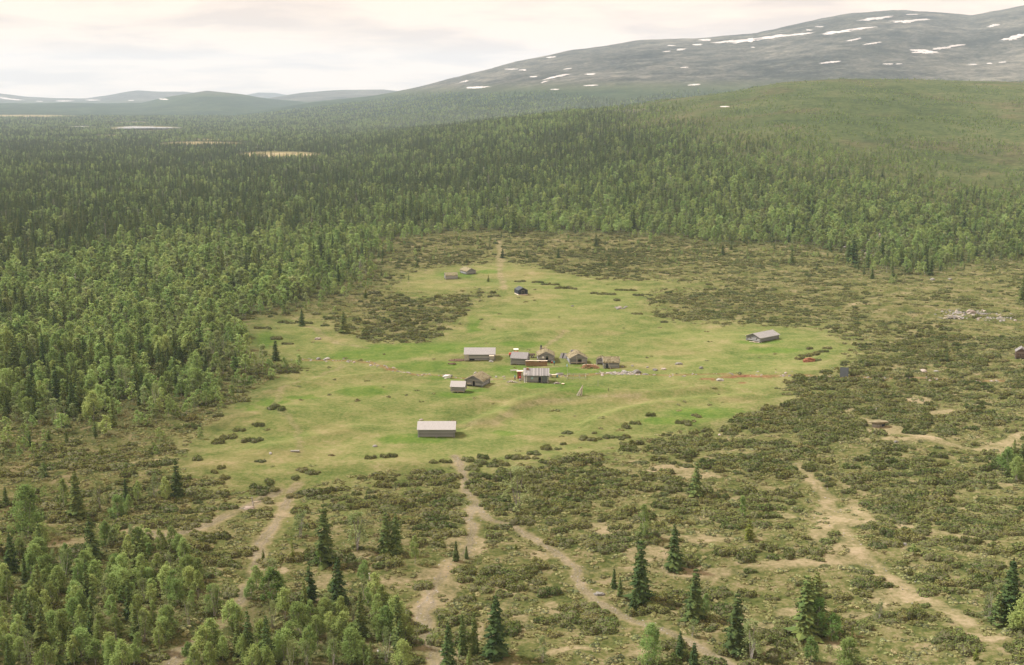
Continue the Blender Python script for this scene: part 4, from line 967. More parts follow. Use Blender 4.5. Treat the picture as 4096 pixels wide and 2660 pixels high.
plank_heap('timber_ruin', 'big silvery heap of collapsed hut timbers out on the right-hand heath', 'ruin', Q(3815, 1275), 90, 7.5, 4, ('board', 'pale_wood', 'log'), flat=1.3, ln=(1.5, 3.6)); landmark(Q(3815, 1275), 'the heap of collapsed timbers')
plank_heap('twig_heap', 'small brownish heap of twigs right of the ladder cabin', 'heap', Q(2226, 1536), 30, 1.8, 6, ('log_brown', 'board'), part='twig', flat=.5, ln=(.6, 1.4))
plank_heap('brush_ring', 'grey heap of rubbish and stones at right front corner of the ladder cabin', 'heap', Q(2176, 1532), 24, 2.2, 8, ('stone', 'board'), ln=(.4, 1.2), flat=.45)
def simple(name, label, cat, pos, parts, rz=0):
    t = thing(name, label, cat, pos, rz)
    for nm, m_, kind, a in parts:
        mb = MB(); (mb.box if kind == 'box' else mb.tube)(*a); mb.build(nm, M[m_], t)
    return t
simple('crate', 'white crate standing against right gable of the ladder cabin', 'crate', Q(2194, 1508), [('body', 'white', 'box', ((0, 0, .45), (.9, .7, .9))), ('lid', 'board', 'box', ((0, 0, .93), (.96, .76, .05)))])
simple('crate', 'grey crate between the white crate and the pinkish table', 'crate', Q(2203, 1509), [('body', 'board', 'box', ((0, 0, .4), (.6, .6, .8))), ('lid', 'stone', 'box', ((0, 0, .83), (.66, .66, .05)))])
simple('work_table', 'table with pale pinkish top right of the ladder cabin', 'table', Q(2217, 1510), [('top', 'pale_wood', 'box', ((0, 0, .85), (1.6, .9, .1)))] + [('leg', 'board', 'box', ((x, y, .4), (.08, .08, .8))) for x in (-.7, .7) for y in (-.35, .35)])
simple('barrel', 'blue-green drum at right end of the pinkish-topped table', 'barrel', Q(2228, 1509), [('shell', 'teal', 'tube', ((0, 0, 0), (0, 0, .85), .28, .28, 12)), ('lid', 'hub', 'tube', ((0, 0, .85), (0, 0, .9), .3, .3, 12))])
simple('basin', 'orange plastic basin lying on the grass before the twig heap', 'basin', Q(2252, 1538), [('bowl', 'orange', 'tube', ((0, 0, 0), (0, 0, .25), .3, .42, 14)), ('rim', 'pale_wood', 'tube', ((0, 0, .25), (0, 0, .29), .45, .45, 14))])
# upturned boat-shaped sledge
p = Q(2238, 1499); t = thing('sledge', 'upturned grey wooden sledge on the grass right of the work table', 'sledge', p, .25)
V = []; n = 9
for i in range(n):
    u = i / (n - 1) * 2 - 1; wd = .55 * (1 - u * u) ** .5 + .05; hh = .5 * (1 - .5 * u * u)
    V += [(u * 1.3, -wd, .03), (u * 1.3, -wd * .6, hh), (u * 1.3, wd * .6, hh), (u * 1.3, wd, .03)]
F = [(i * 4 + j, (i + 1) * 4 + j, (i + 1) * 4 + j + 1, i * 4 + j + 1) for i in range(n - 1) for j in range(3)]
ob('hull', mesh_np('hull', V, F, [M['board_roof_grey']]), t); MB().box((0, 0, .55), (2.3, .08, .08)).build('keel', M['board'], t)
# tarp on a heap
p = Q(1790, 1511); t = thing('covered_heap', 'white plastic sheet over a heap, left of the gabled sod cabin', 'tarpaulin', p, -.1)
ob('sheet', rock_mesh(71, M['tarp'], 3), t, (0, 0, .3), None, (1.5, .8, .65)); ob('load', rock_mesh(72, M['peat'], 2), t, (-.1, .45, .75), None, (1.0, .45, .3)); ob('weight_stone', STONE[0], t, (1.3, 0, .6), None, (.25, .3, .5))
def mound(name, label, cat, pos, sx, sy, sz, mt, seed, rz=0, crumbs=60):
    t = thing(name, label, cat, pos, rz); ob('core', rock_mesh(seed, M[mt], 3), t, (0, 0, 0), None, (sx, sy, sz))
    r = np.random.default_rng(seed); u = r.normal(size=(crumbs, 3)); u /= np.linalg.norm(u, axis=1)[:, None]; u[:, 2] = np.abs(u[:, 2])
    V2, F2 = tri_cloud(u * np.array([sx, sy, sz]) * r.uniform(.9, 1.15, (crumbs, 1)), .16, r); props(ob('clods', mesh_np('clods', V2, F2, [M[mt]]), t), kind='stuff'); landmark(pos, name.replace('_', ' ') if False else 'the ' + label.split(',')[0].split(' of ')[0]) if False else None
    return t
mound('earth_heap', 'rust-red heap of earth and brush between juniper bushes near right-hand barn', 'heap', Q(3237, 1447), 2.2, 1.3, 1.1, 'redsoil', 81); landmark(Q(3237, 1447), 'the rust-red heap')
mound('peat_heap', 'flat brown heap spread left of the long pale-roofed barn', 'heap', Q(1832, 1441), 2.6, 1.3, .4, 'peat', 82, .1)
mound('soil_heap', 'dark soil heap in the grass just below the brown heap', 'heap', Q(1808, 1457), 1.4, .7, .35, 'peat', 83)
mound('stone_heap', 'pink-grey sand and stone heap behind the collapsed timbers', 'heap', Q(3885, 1252), 1.7, 1.3, 1.3, 'yellowgrey', 84)
mound('stone_heap', 'flat grey rubble heap at right of the collapsed timbers', 'heap', Q(3935, 1256), 2.6, 1.4, .4, 'stone', 85)
# tall cone of stacked poles
p = Q(2318, 1581); t = thing('pole_stack', 'tall slim cone of stacked poles leaning right, on the lush grass', 'pole stack', p, 0); landmark(p, 'the cone of stacked poles')
r = random.Random(5)
for i in range(16):
    a = 6.283 * i / 16; MB().tube((.75 * math.cos(a) - .1, .75 * math.sin(a), -.05), (.85 + .05 * math.cos(a * 3), .05 * math.sin(a * 3), 2.6 + r.uniform(-.2, .25)), .055, .035, 5).build('pole', M['board'] if i % 3 else M['pale_wood'], t)
# fence round the plot
t = thing('pole_fence', 'low grey pole fence round a small plot before the firewood heap', 'fence', Q(2305, 1514), 0)
o0 = t.location.copy(); corners = [Q(2268, 1518), Q(2343, 1519), Q(2343, 1504), Q(2270, 1504)]
for i in range(4):
    a, b = corners[i] - o0, corners[(i + 1) % 4] - o0; k = max(2, int((b - a).length / 1.6))
    for j in range(k): q = a.lerp(b, j / k); MB().tube(q - Vector((0, 0, .2)), q + Vector((0, 0, .8)), .06, .05, 5).build('post', M['board'], t)
    for hz in (.35, .65): MB().tube(a + Vector((0, 0, hz)), b + Vector((0, 0, hz)), .045, .04, 5).build('rail', M['board'], t)
def pole(label, x, y, h, r0=.05, mt='board', cat='pole', name='pole', tilt=0):
    p = Q(x, y); o = MB().tube((0, 0, -.2), (0, 0, h), r0, r0 * .8, 6).build(name, M[mt], None, loc=p, rot=(0, tilt, 0)); props(o, label, cat); return o
pole('thin bare pole standing in the lush grass behind the cone of poles', 2392, 1545, 1.9)
pole('short dark post on the right rim of the lush green hollow', 2434, 1564, .9, .08, 'log_brown', 'post', 'post')
pole('tall thin pole standing in front of the pole-fenced plot', 2270, 1503, 2.6, .04)
p = Q(2268, 1468); t = thing('hung_cloth', 'pale blue cloth hung on a short stick on the grass', 'cloth', p, 0)
MB().tube((0, 0, -.1), (0, 0, 1.0), .03, .03, 5).build('stick', M['board'], t); MB().add([(-.1, -.05, .95), (.1, -.04, .95), (.24, -.1, .1), (-.22, -.12, .12), (0, -.2, .5)], [(0, 4, 1), (1, 4, 2), (2, 4, 3), (3, 4, 0)]).build('cloth', M['sky_cloth'], t)
p = Q(3502, 1657); t = thing('marker_flag', 'thin pole with small white pennant above the turf root cellar', 'flag', p, 0)
MB().tube((0, 0, -.2), (0, 0, 1.9), .035, .025, 5).build('pole', M['board'], t); MB().add([(0, -.02, 1.95), (.28, -.02, 1.25), (0, -.02, 1.25), (0, .02, 1.95), (.28, .02, 1.25), (0, .02, 1.25)], [(0, 2, 1), (3, 4, 5), (0, 1, 4, 3), (1, 2, 5, 4)]).build('pennant', M['white'], t)
# weathered snag with its stump of stones
p = Q(1012, 2028); t = thing('dead_snag', 'bleached dead tree snag with one broken arm beside the left heath path', 'snag', p, 0); landmark(p, 'the bleached dead snag')
MB().tube((.05, 0, -.2), (.02, 0, 1.2), .14, .12, 8).tube((.02, 0, 1.15), (-.12, 0, 2.1), .12, .07, 8).build('trunk', M['board'], t, smooth=True); MB().tube((-.02, 0, 1.0), (-.3, 0, 1.25), .06, .05, 6).tube((-.3, 0, 1.25), (-.34, 0, 1.45), .05, .03, 6).build('branch', M['board'], t); MB().tube((-.1, 0, 2.0), (-.24, 0, 1.85), .06, .03, 6).build('branch', M['board'], t)
p = Q(998, 2037); t = thing('stump', 'pinkish torn root stump lying at foot of the bleached snag', 'stump', p, 0)
ob('root_plate', rock_mesh(91, M['log_brown'], 3), t, (0, 0, .15), None, (1.2, .8, .45)); MB().tube((-.9, -.2, .2), (-1.9, .5, .1), .08, .04, 6).build('root', M['board'], t)
p = Q(1040, 2010); o = MB().tube((-1.3, 0, .1), (2.6, 1.4, .15), .09, .05, 6).build('fallen_log', M['pale_wood'], None, loc=p); props(o, 'thin fallen pole on the grass right of the bleached snag', 'log')
p = Q(1180, 1808); t = thing('flat_slab', 'long pale flat stone slab near the left side of the meadow', 'stone', p, .1); MB().box((0, 0, .2), (2.0, .6, .3)).build('slab', M['stone'], t, rot=None); MB().box((.3, .2, .05), (1.4, .5, .2)).build('support', M['stone'], t)
p = Q(1479, 2318); t = thing('white_post', 'short pale broken post beside birches left of the middle cart track', 'post', p, 0); MB().tube((0, 0, -.2), (-.1, 0, 1.1), .1, .09, 7).build('shaft', M['white'], t); MB().tube((-.1, 0, 1.0), (.15, 0, 1.25), .06, .04, 6).build('branch', M['board'], t)

# people: one skinned body each
def person(label, pos, jacket, trousers, rz, pose=0):
    J = {'pel': (0, 0, .93), 'ch': (0, .01, 1.25), 'nk': (0, .01, 1.46), 'hd': (0, 0, 1.60), 'tp': (0, 0, 1.72)}
    for s, n in ((1, 'l'), (-1, 'r')):
        J[n + 'hip'] = (.10 * s, 0, .88); J[n + 'kn'] = (.12 * s, .05 * (s if pose else 1), .48); J[n + 'an'] = (.12 * s, .02 - .12 * s * pose, .08); J[n + 'ft'] = (.13 * s, .15 - .12 * s * pose, .03)
        J[n + 'sh'] = (.19 * s, 0, 1.40); J[n + 'el'] = (.25 * s, .03 + .1 * pose * s, 1.12); J[n + 'wr'] = (.22 * s, .16 + .12 * pose, .92 + .1 * pose); J[n + 'ha'] = (.21 * s, .22 + .12 * pose, .86 + .1 * pose)
    E = [('pel', 'ch'), ('ch', 'nk'), ('nk', 'hd'), ('hd', 'tp')] + [e for n in 'lr' for e in (('pel', n + 'hip'), (n + 'hip', n + 'kn'), (n + 'kn', n + 'an'), (n + 'an', n + 'ft'), ('ch', n + 'sh'), (n + 'sh', n + 'el'), (n + 'el', n + 'wr'), (n + 'wr', n + 'ha'))]
    rad = {'pel': .15, 'ch': .16, 'nk': .065, 'hd': .10, 'tp': .06, 'hip': .10, 'kn': .07, 'an': .05, 'ft': .045, 'sh': .075, 'el': .05, 'wr': .035, 'ha': .04}
    ks = list(J); me = bpy.data.meshes.new('person'); me.from_pydata([J[k] for k in ks], [(ks.index(a), ks.index(b)) for a, b in E], [])
    o = ob('person', me); md = o.modifiers.new('skin', 'SKIN'); 
    for i, k in enumerate(ks):
        rr_ = rad.get(k, rad.get(k[1:], .05)); me.skin_vertices[0].data[i].radius = (rr_, rr_); me.skin_vertices[0].data[i].use_root = (k == 'pel')
    o.modifiers.new('sub', 'SUBSURF').levels = 1
    dg = bpy.context.evaluated_depsgraph_get(); me2 = bpy.data.meshes.new_from_object(o.evaluated_get(dg)); bpy.data.objects.remove(o)
    me2.materials.clear()
    for m_ in (jacket, trousers, 'skin', 'soot'): me2.materials.append(M[m_])
    for pl in me2.polygons:
        z = pl.center.z; pl.material_index = 3 if z < .09 else 1 if z < .90 and abs(pl.center.x) < .2 and pl.center.y < .15 else 2 if z > 1.47 or (pl.center.y > .17 and z < 1.1) else 0
        pl.use_smooth = True
    t = thing('person', label, 'person', pos, rz); ob('body', me2, t)
    hm = rock_mesh(2, M['hair'], 2); ob('hair', hm, t, (0, -.02, 1.66), None, (.115, .125, .10)); landmark(pos, 'a standing person'); return t
if 1:
    person('person in teal top and dark trousers standing by the chimneyed sod cabin', Q(2217, 1463), 'teal', 'navy', 2.2)
    person('person in blue-green top working left of the rust-red shed', Q(2060, 1521), 'teal', 'navy', .8, 1)
simple('washing_tub', 'red tub by the gable wall of the chimneyed sod cabin', 'tub', Q(2208, 1452), [('bowl', 'red', 'tube', ((0, 0, 0), (0, 0, .55), .26, .32, 12)), ('rim', 'white', 'tube', ((0, 0, .55), (0, 0, .6), .35, .35, 12))])
simple('bench', 'pale bench along the gable wall of the chimneyed sod cabin', 'bench', Q(2172, 1451), [('seat', 'pale_wood', 'box', ((0, 0, .45), (1.4, .35, .06))), ('leg', 'board', 'box', ((-.55, 0, .2), (.08, .3, .42))), ('leg', 'board', 'box', ((.55, 0, .2), (.08, .3, .42)))])

# ---- boulders
BO = [(2716, 1458, .9, 'large pale boulder alone in the grass left of the right-hand barn'), (2805, 1474, .8, 'grey boulder between the lone pale boulder and the brook'), (2880, 1522, 1.0, 'speckled boulder by the red-brown soil strip'),
      (1684, 1681, .45, 'small grey stone behind left corner of the nearest barn'), (2500, 1492, 1.1, 'low broad boulder right of the row-end sod hut'), (2548, 1492, 1.3, 'biggest boulder of the row leading right from the sod hut'), (2620, 1481, .8, 'pale boulder in middle of the stone row'),
      (2655, 1478, .6, 'cracked grey boulder at right end of the stone row'), (2590, 1470, .45, 'small stone above the stone row'), (2530, 1465, .5, 'lone stone behind the stone row'), (2490, 1468, .45, 'stone nearest the row-end sod hut'),
      (3695, 1487, 1.0, 'squarish pale boulder right of the dark brook shed'), (3745, 1487, .6, 'small pale stone beside the squarish boulder'), (1273, 1438, .8, 'flat pale rock in the left meadow by the brook'), (1310, 1437, .9, 'long pale rock beside flat rock in left meadow'), (1272, 1358, .9, 'dark rock in cattle track above the left meadow'),
      (1082, 1815, .5, 'grey stone left of the long stone slab'), (1500, 1787, .6, 'grey stone in lush grass left of nearest barn'), (2290, 1225, .6, 'flat stone on the slope right of the black cabin'), (2475, 1233, .7, 'left stone in the scatter below the far junipers'), (2500, 1231, .5, 'right stone in the scatter below the far junipers'),
      (3730, 1120, 1.2, 'grey boulder at the far forest edge on the right'), (3800, 1118, 1.0, 'second grey boulder right of the forest edge boulder'), (2878, 1741, .4, 'white stone in the shrubs right of the meadow'), (2400, 2380, .7, 'grey stone at the bend of the right cart track'), (3620, 2180, .5, 'pale stone in the bare patch of the right heath'),
      (1965, 1447, .7, 'pale block before the long pale-roofed barn'), (2015, 1508, .4, 'small pale stone on the grass between cabins'), (1985, 1509, .5, 'grey stone right of the gabled sod cabin'), (3585, 1770, .6, 'pale stone on the bare path below the root cellar'), (1515, 2605, .3, 'small white stone near the middle cart track')]
for i, (x, y, s, lb) in enumerate(BO):
    p = Q(x, y); me = BOULD[i % 4]
    props(ob('boulder', me, None, p + Vector((0, 0, .12 * s)), (0, 0, i * 1.3), (s * 1.15, s * .8, s * .6)), lb, 'boulder')
# loose stones along the brook, the cart tracks and the scree: nobody could count them
r = np.random.default_rng(12); SP = []; SS = []
for pl, n, sp_, sz in ((STREAM, 260, 1.2, .28), (PATHS[1][0], 200, .9, .11), (PATHS[2][0], 160, .8, .10), (PATHS[0][0], 60, .8, .10), (PATHS[5][0], 80, 2.0, .12)):
    L_ = np.cumsum(np.r_[0, np.hypot(*np.diff(pl, axis=0).T)]); u = r.uniform(0, L_[-1], n)
    SP.append(np.stack([np.interp(u, L_, pl[:, 0]) + r.normal(0, sp_, n), np.interp(u, L_, pl[:, 1]) + r.normal(0, sp_, n)], 1)); SS.append(np.full(n, sz))
for cx, cy, rx, ry, n, sz in ((2470, 868, 40, 6, 60, .35), (1450, 868, 60, 5, 70, .35), (2250, 727, 60, 8, 120, .4), (1440, 716, 14, 3, 22, .4), (2080, 555, 120, 20, 50, .7), (2020, 585, 60, 16, 70, .6), (1470, 258, 50, 3, 90, 1.6), (2320, 740, 60, 8, 60, .4)):
    X, Y, _ = to_world(cx + r.normal(0, rx * .5, n), cy + r.normal(0, ry * .5, n)); SP.append(np.stack([X, Y], 1)); SS.append(np.full(n, sz))
SP = np.concatenate(SP); SS = np.concatenate(SS) * r.uniform(.5, 1.6, len(SP)); zz = height(SP[:, 0], SP[:, 1])
proto_coll('stone', [STONE[0], STONE[1], STONE[2], BOULD[3]])
scatter('stones', 'stone', np.stack([SP[:, 0], SP[:, 1], zz], 1), np.stack([SS, SS * .9, SS * .6], 1), 'loose stones strewn along the brook, tracks and heath')

# ================================================================== trees one can tell apart
WORDS = []
def tree(kind, x, yb, ytop, label, i=0, wide=1.0):
    """x, yb: foot in the 2380 px picture; ytop: its tip"""
    p = P(x, yb); c = p.y * ct + (H - p.z) * st; h = (yb - ytop) * c / FD / ct * 1.0
    src, nm, part, h0 = {'spruce': (SPR, 'spruce_tree', 'spruce tree', 10), 'young': (SPRY, 'young_spruce', 'young spruce', 10), 'birch': (BIR, 'birch_tree', 'birch tree', 6), 'bright': (BIRB, 'birch_tree', 'birch tree', 6), 'thin': (BIRD, 'birch_tree', 'birch tree', 6)}[kind]
    a, b = src[i % len(src)]; s = h / h0; t = thing(nm, label, part, p, (x * 13 % 628) / 100.)
    w_ = wide * s * (1.22 if kind == 'spruce' else 1.1); ob('crown', a, t, None, None, (w_, w_, s)); ob('trunk', b, t, None, None, (w_, w_, s)); return p
TREES = [
 ('spruce',180,1206,1090,'tall dark spruce on the left heath, tip level with the meadow corner',0,1.25),('spruce',412,1158,1070,'stout spruce at the left tip of the juniper thicket, birch clump at its left',3,1.1),
 ('spruce',213,1300,1190,'broad yellow-green spruce by the left cart path above the birch grove',6,1.0),('spruce',27,1330,1235,'lopsided spruce at far left behind the birch grove',1,1.2),('spruce',14,1175,1130,'short dark spruce at far left of the heath',2,1.3),
 ('spruce',293,1170,1110,'slim spruce rising out of a pale birch clump on the left heath',2,1.0),('spruce',318,1345,1232,'left stem of the twin spruces at the back of the grove',7,1.1),('spruce',335,1348,1240,'right stem of the twin spruces at the back of the grove',4,1.1),
 ('spruce',755,1312,1160,'tallest spruce between the two cart tracks, pale little birch before it',3,.95),('spruce',722,1402,1300,'open branched spruce below the tallest middle spruce',7,1.3),('spruce',787,1416,1288,'dense dark spruce with forked top left of the middle track',0,1.2),
 ('spruce',897,1288,1184,'left half of the bushy spruce pair above the middle grove',3,1.05),('spruce',920,1288,1190,'right half of the bushy spruce pair above the middle grove',0,1.15),('young',680,1302,1240,'slim yellow-green young spruce left of the tallest middle spruce',0,.6),
 ('young',612,1300,1273,'little young spruce on right verge of the left cart path',1,.9),('spruce',42,1470,1370,'leftmost of three lean spruces inside the left grove',4,1.0),('spruce',68,1480,1362,'middle of three lean spruces inside the left grove',7,1.0),('spruce',95,1475,1385,'rightmost of three lean spruces inside the left grove',5,1.1),
 ('spruce',1060,1304,1255,'taller of two small spruces at the fork of the middle track',2,1.2),('spruce',1084,1298,1268,'shorter of two small spruces at the fork of the middle track',5,1.4),('young',1199,1278,1262,'tiny bright young spruce among shrubs right of the track fork',1,1.2),
 ('spruce',1618,1152,1072,'solitary conical spruce on the open heath below the meadow',3,1.15),('spruce',1566,1322,1212,'broad spruce on the heath, right of the two-tiered tall one',6,.95),('spruce',1487,1400,1245,'tall two-tiered spruce right of the curving cart track',3,.95),('spruce',1472,1424,1370,'low skirt spruce at foot of the two-tiered spruce',1,1.3),
 ('spruce',1427,1368,1318,'left one of two small spruces beside the two-tiered spruce',2,1.1),('spruce',1441,1386,1338,'right one of two small spruces beside the two-tiered spruce',5,1.2),('young',1741,1256,1194,'yellow-green young spruce behind a scrap of bare heath',1,.95),
 ('spruce',1614,1442,1312,'straight spruce with a green birch at its right foot',3,1.1),('spruce',1710,1515,1368,'dense column-like spruce alone in the lower right heath',3,1.1),('spruce',1872,1480,1325,'big spruce hidden behind a bright green birch',3,1.15),('spruce',1893,1470,1320,'second crown behind the bright green birch',1,1.2),
 ('spruce',2345,1448,1293,'tallest spruce by the right picture side, above a dark spruce thicket',2,1.3),('spruce',2318,1450,1375,'left skirt of the spruce thicket at the right',3,1.4),('spruce',2366,1452,1372,'right skirt of the spruce thicket at the right',6,1.2),
 ('spruce',1042,1560,1440,'leftmost spruce of the clump at the bottom right of the middle track',4,1.0),('spruce',1075,1520,1422,'slim second spruce in the clump right of the middle track',5,1.0),('spruce',1102,1520,1415,'slim third spruce in the clump right of the middle track',2,.9),('spruce',1152,1530,1376,'tallest spruce in the clump right of the middle track',0,1.25),
 ('spruce',1580,1535,1462,'spruce beside the right cart track close to the bottom',4,1.0),('spruce',1612,1560,1488,'dark spruce below the spruce by the right cart track',3,1.1),('young',1980,1498,1448,'small yellow-green spruce right of the bright green birches',0,.8),('young',2268,1536,1500,'small yellow spruce alone in the lower right corner heath',1,1.0),
 ('spruce',930,1520,1430,'olive spruce at the right end of the birch grove',1,1.1),('young',895,1412,1392,'very small spruce above the olive grove-end spruce',1,1.0),('spruce',858,1372,1345,'thin small spruce beside the pale broken post',2,1.2),
 ('spruce',799,773,722,'stout spruce at the upper left meadow entrance',6,1.25),('spruce',641,838,790,'slim lone spruce on the left meadow edge',2,1.5),('spruce',702,758,718,'small dark spruce in shrubs above the left meadow',1,1.3),('spruce',2376,702,640,'spruce at the far right above the heath',0,1.2),
 ('spruce',2356,1062,1018,'dark slim spruce at the right, left one of a pair on the sandy track',0,1.1),('spruce',2374,1075,1028,'dark broad spruce at the right, beside the slim one on the sandy track',3,1.2),('spruce',1983,612,553,'tall dark twin-topped spruce at the far right forest corner',3,1.3),('spruce',1972,605,565,'shoulder of the twin-topped spruce at the far forest corner',1,1.2),
 ('spruce',1385,572,542,'small spruce in front of the far forest edge, above the farm',3,1.2),('spruce',1195,542,486,'big dark spruce in the far forest edge left of the farm axis',3,1.3),('spruce',1840,614,578,'small lone spruce on the far right heath',0,1.3),('spruce',1930,582,558,'short spruce before the far forest corner',1,1.3),
 ('spruce',466,832,758,'dark tall spruce in the birch wood left of the meadow',3,1.1),('spruce',452,828,772,'dark spruce left beside the tall one in the birch wood',1,1.1),('spruce',2163,640,600,'slim spruce by the far right birches',0,1.2),('spruce',2027,648,620,'small spruce left of the far right birches',2,1.3),('spruce',1680,594,568,'small dark spruce in far heath right of the forest track',3,1.3),
 ('spruce',1140,560,545,'tiny spruce at the left of the forest track',3,1.4),('spruce',1168,600,576,'small spruce right at the forest track',3,1.3),('spruce',1225,600,580,'small spruce right of the forest track',1,1.3),('spruce',1298,600,577,'dark small bushy spruce on the heath above the farm',6,1.2),('spruce',1415,618,592,'bright small spruce on the far heath above the farm',6,1.2),('spruce',970,620,600,'small spruce above the two far huts',6,1.2),
 ('young',850,692,672,'small yellow spruce in the juniper slope left of the far huts',1,1.3),('young',1085,612,596,'yellow-green small spruce behind the two far huts',1,1.1),('young',1135,655,638,'tiny yellow bush spruce right of the far huts',1,1.0),('spruce',155,1030,1000,'small spruce at the grove below the left forest',2,1.3),('young',237,1062,1030,'slim yellow-green spruce on the left heath',0,1.1),
 ('birch',64,1248,1128,'wide rounded birch on the left heath beside the far left spruce',3,.95),('birch',100,1280,1215,'birch with a broad dark base below the wide heath birch',1,1.1),('thin',232,1185,1118,'thin greyish birch right of the tall dark spruce',0,1.1),('birch',150,1180,1112,'pale thin birch left behind the tall dark spruce',5,.9),
 ('birch',275,1204,1150,'pale green birch clump wrapped round the slim heath spruce',3,1.1),('birch',300,1190,1150,'darker birch on the right side of the slim heath spruce',1,.9),('birch',322,1172,1118,'narrow birch between the slim spruce and the stout one',2,.9),('thin',362,1160,1102,'greyish birch left beside the stout spruce',0,1.1),('birch',385,1165,1108,'green birch close to the left of the stout spruce',0,.9),
 ('bright',744,1318,1278,'little round pale birch with white stem before the tallest middle spruce',0,1.1),('birch',1497,1252,1172,'pale fresh green birch behind the two-tiered spruce',5,.9),('bright',1898,1480,1388,'bright green birch before the big lower right spruce',1,1.1),('bright',1935,1490,1425,'broad bright birch bush right of the tall bright green one',0,1.2),
 ('birch',1884,1540,1478,'small round pale birch below the bright green pair',0,1.1),('birch',1512,1545,1448,'pale grey-green birch beside the right cart track near the bottom',3,.9),('bright',1725,1204,1152,'bright yellow-green slim birch on the open heath',1,.8),('thin',1200,1185,1085,'faint airy birch clump behind junipers right of the middle track',0,1.4),
 ('birch',1640,1432,1380,'small birch at the right foot of a straight spruce',2,1.0),('birch',1972,1556,1480,'wide blue-green birch bush at the bottom right',3,1.2),('birch',2338,1105,1040,'pale birch bush left of the dark spruce pair at the right',4,1.1),('birch',2362,1120,1062,'green birch bush below the dark spruce pair at the right',1,1.2),
 ('bright',636,1408,1320,'yellow-green round birch on right verge of the left cart path',0,1.2),('birch',662,1440,1365,'grey-green birch just right of the yellow-green round one',4,1.0),('thin',438,1452,1385,'bare-stemmed airy birch with white trunk, left of the left path',1,1.2),('bright',610,1520,1440,'fresh green dense birch in middle of the bottom grove',1,1.1),
 ('birch',415,1290,1240,'dull olive birch bush behind the grove',4,1.1),('thin',395,1325,1278,'leafless-looking grey birch above the grove',1,1.2),('birch',390,1360,1305,'slim light birch in the open ground of the grove',2,.8),('thin',1260,1540,1480,'sparse grey birch sapling at the bottom centre',0,.9),('thin',1745,1540,1440,'sparse brownish birch left of the bright green pair',0,1.2),
 ('thin',1610,1480,1440,'sparse birch left of the column-like spruce',1,1.1),('birch',2380,1470,1380,'green birch at the right side of the right spruce thicket',1,1.2),('thin',2300,1440,1360,'airy birch left of the right spruce thicket',0,1.0),('birch',965,1310,1245,'slim bright birch right of the bushy spruce pair',2,.8),('thin',830,1280,1190,'large airy birch between the tall middle spruce and bushy pair',0,1.3),
 ('thin',700,1250,1180,'small airy birch left behind the tallest middle spruce',1,1.2),('birch',1410,1490,1440,'low birch bush in the lower heath centre',4,1.0) if 0 else ('thin',2045,1440,1390,'wispy birch in the lower right heath',1,.9),
]
rp = []
for k, x, yb, yt, lb, i, wd in TREES:
    p = tree(k, x, yb, yt, lb, i, wd); rp.append((p.x, p.y)); 
    if k in ('spruce',) and (yb - yt) > 95 or k == 'bright': LM.append((p.x, p.y, None))
LM = [l for l in LM if l[2]]
for x, yb, nm in ((180, 1206, 'the tall left heath spruce'), (412, 1158, 'the stout left heath spruce'), (755, 1312, 'the tallest middle spruce'), (1618, 1152, 'the solitary conical spruce'), (1487, 1400, 'the two-tiered spruce'), (1710, 1515, 'the column-like spruce'), (1898, 1480, 'the bright green birch'), (2345, 1448, 'the right spruce thicket'),
                  (636, 1408, 'the yellow-green round birch'), (1152, 1530, 'the tall bottom clump spruce'), (799, 773, 'the meadow entrance spruce'), (1195, 542, 'the big far-edge spruce'), (1983, 612, 'the twin-topped far spruce'), (1741, 1256, 'the young yellow-green spruce'), (68, 1480, 'the three lean grove spruces'), (466, 832, 'the tall birch-wood spruce')):
    landmark(P(x, yb), nm)
for x, y, nm in ((2384, 984, 'the small far-front spruce'), (3166, 1056, 'the lone far-right spruce'), (1962, 963, 'the tiny forest-track spruce'), (1670, 1066, 'the small spruce above far huts'), (2435, 1063, 'the bright far-heath spruce'), (3730, 1120, 'the far-edge grey boulder'), (3322, 1001, 'the short far-corner spruce'), (2891, 1022, 'the dark far-heath spruce'), (1462, 1190, 'the small yellow slope spruce'), (4090, 1208, 'the far right heath spruce'), (1273, 1438, 'the flat left-meadow rock'), (1180, 1808, 'the long stone slab'), (1479, 2318, 'the pale broken post'), (1052, 2255, 'the left track young spruce'), (1825, 2240, 'the track fork spruces'), (3200, 2540, 'the bright green birch'), (110, 2145, 'the wide rounded heath birch'), (46, 2290, 'the lopsided spruce'),
                 (366, 2237, 'the broad yellow-green spruce'), (560, 2320, 'the grove-top twin spruces'), (1560, 2216, 'the bushy spruce pair'), (1050, 2610, 'the fresh green grove birch'), (755, 2490, 'the white-stemmed bare birch'), (1354, 2430, 'the fork-topped dark spruce'), (1242, 2410, 'the open branched spruce'), (474, 2075, 'the slim spruce in birches'),
                 (940, 1710, 'the first left-meadow junipers'), (1103, 1442, 'the slim meadow-edge spruce'), (1208, 1304, 'the shrub-set dark spruce'), (2600, 2656, 'the right cart track spruce'), (407, 1827, 'the slim heath young spruce'), (266, 1772, 'the small below-forest spruce'), (2602, 2650, 'the right pale track birch')):
    landmark(Q(x, y), nm)
LMA = np.array([(a, b) for a, b, _ in LM])
USED = {}
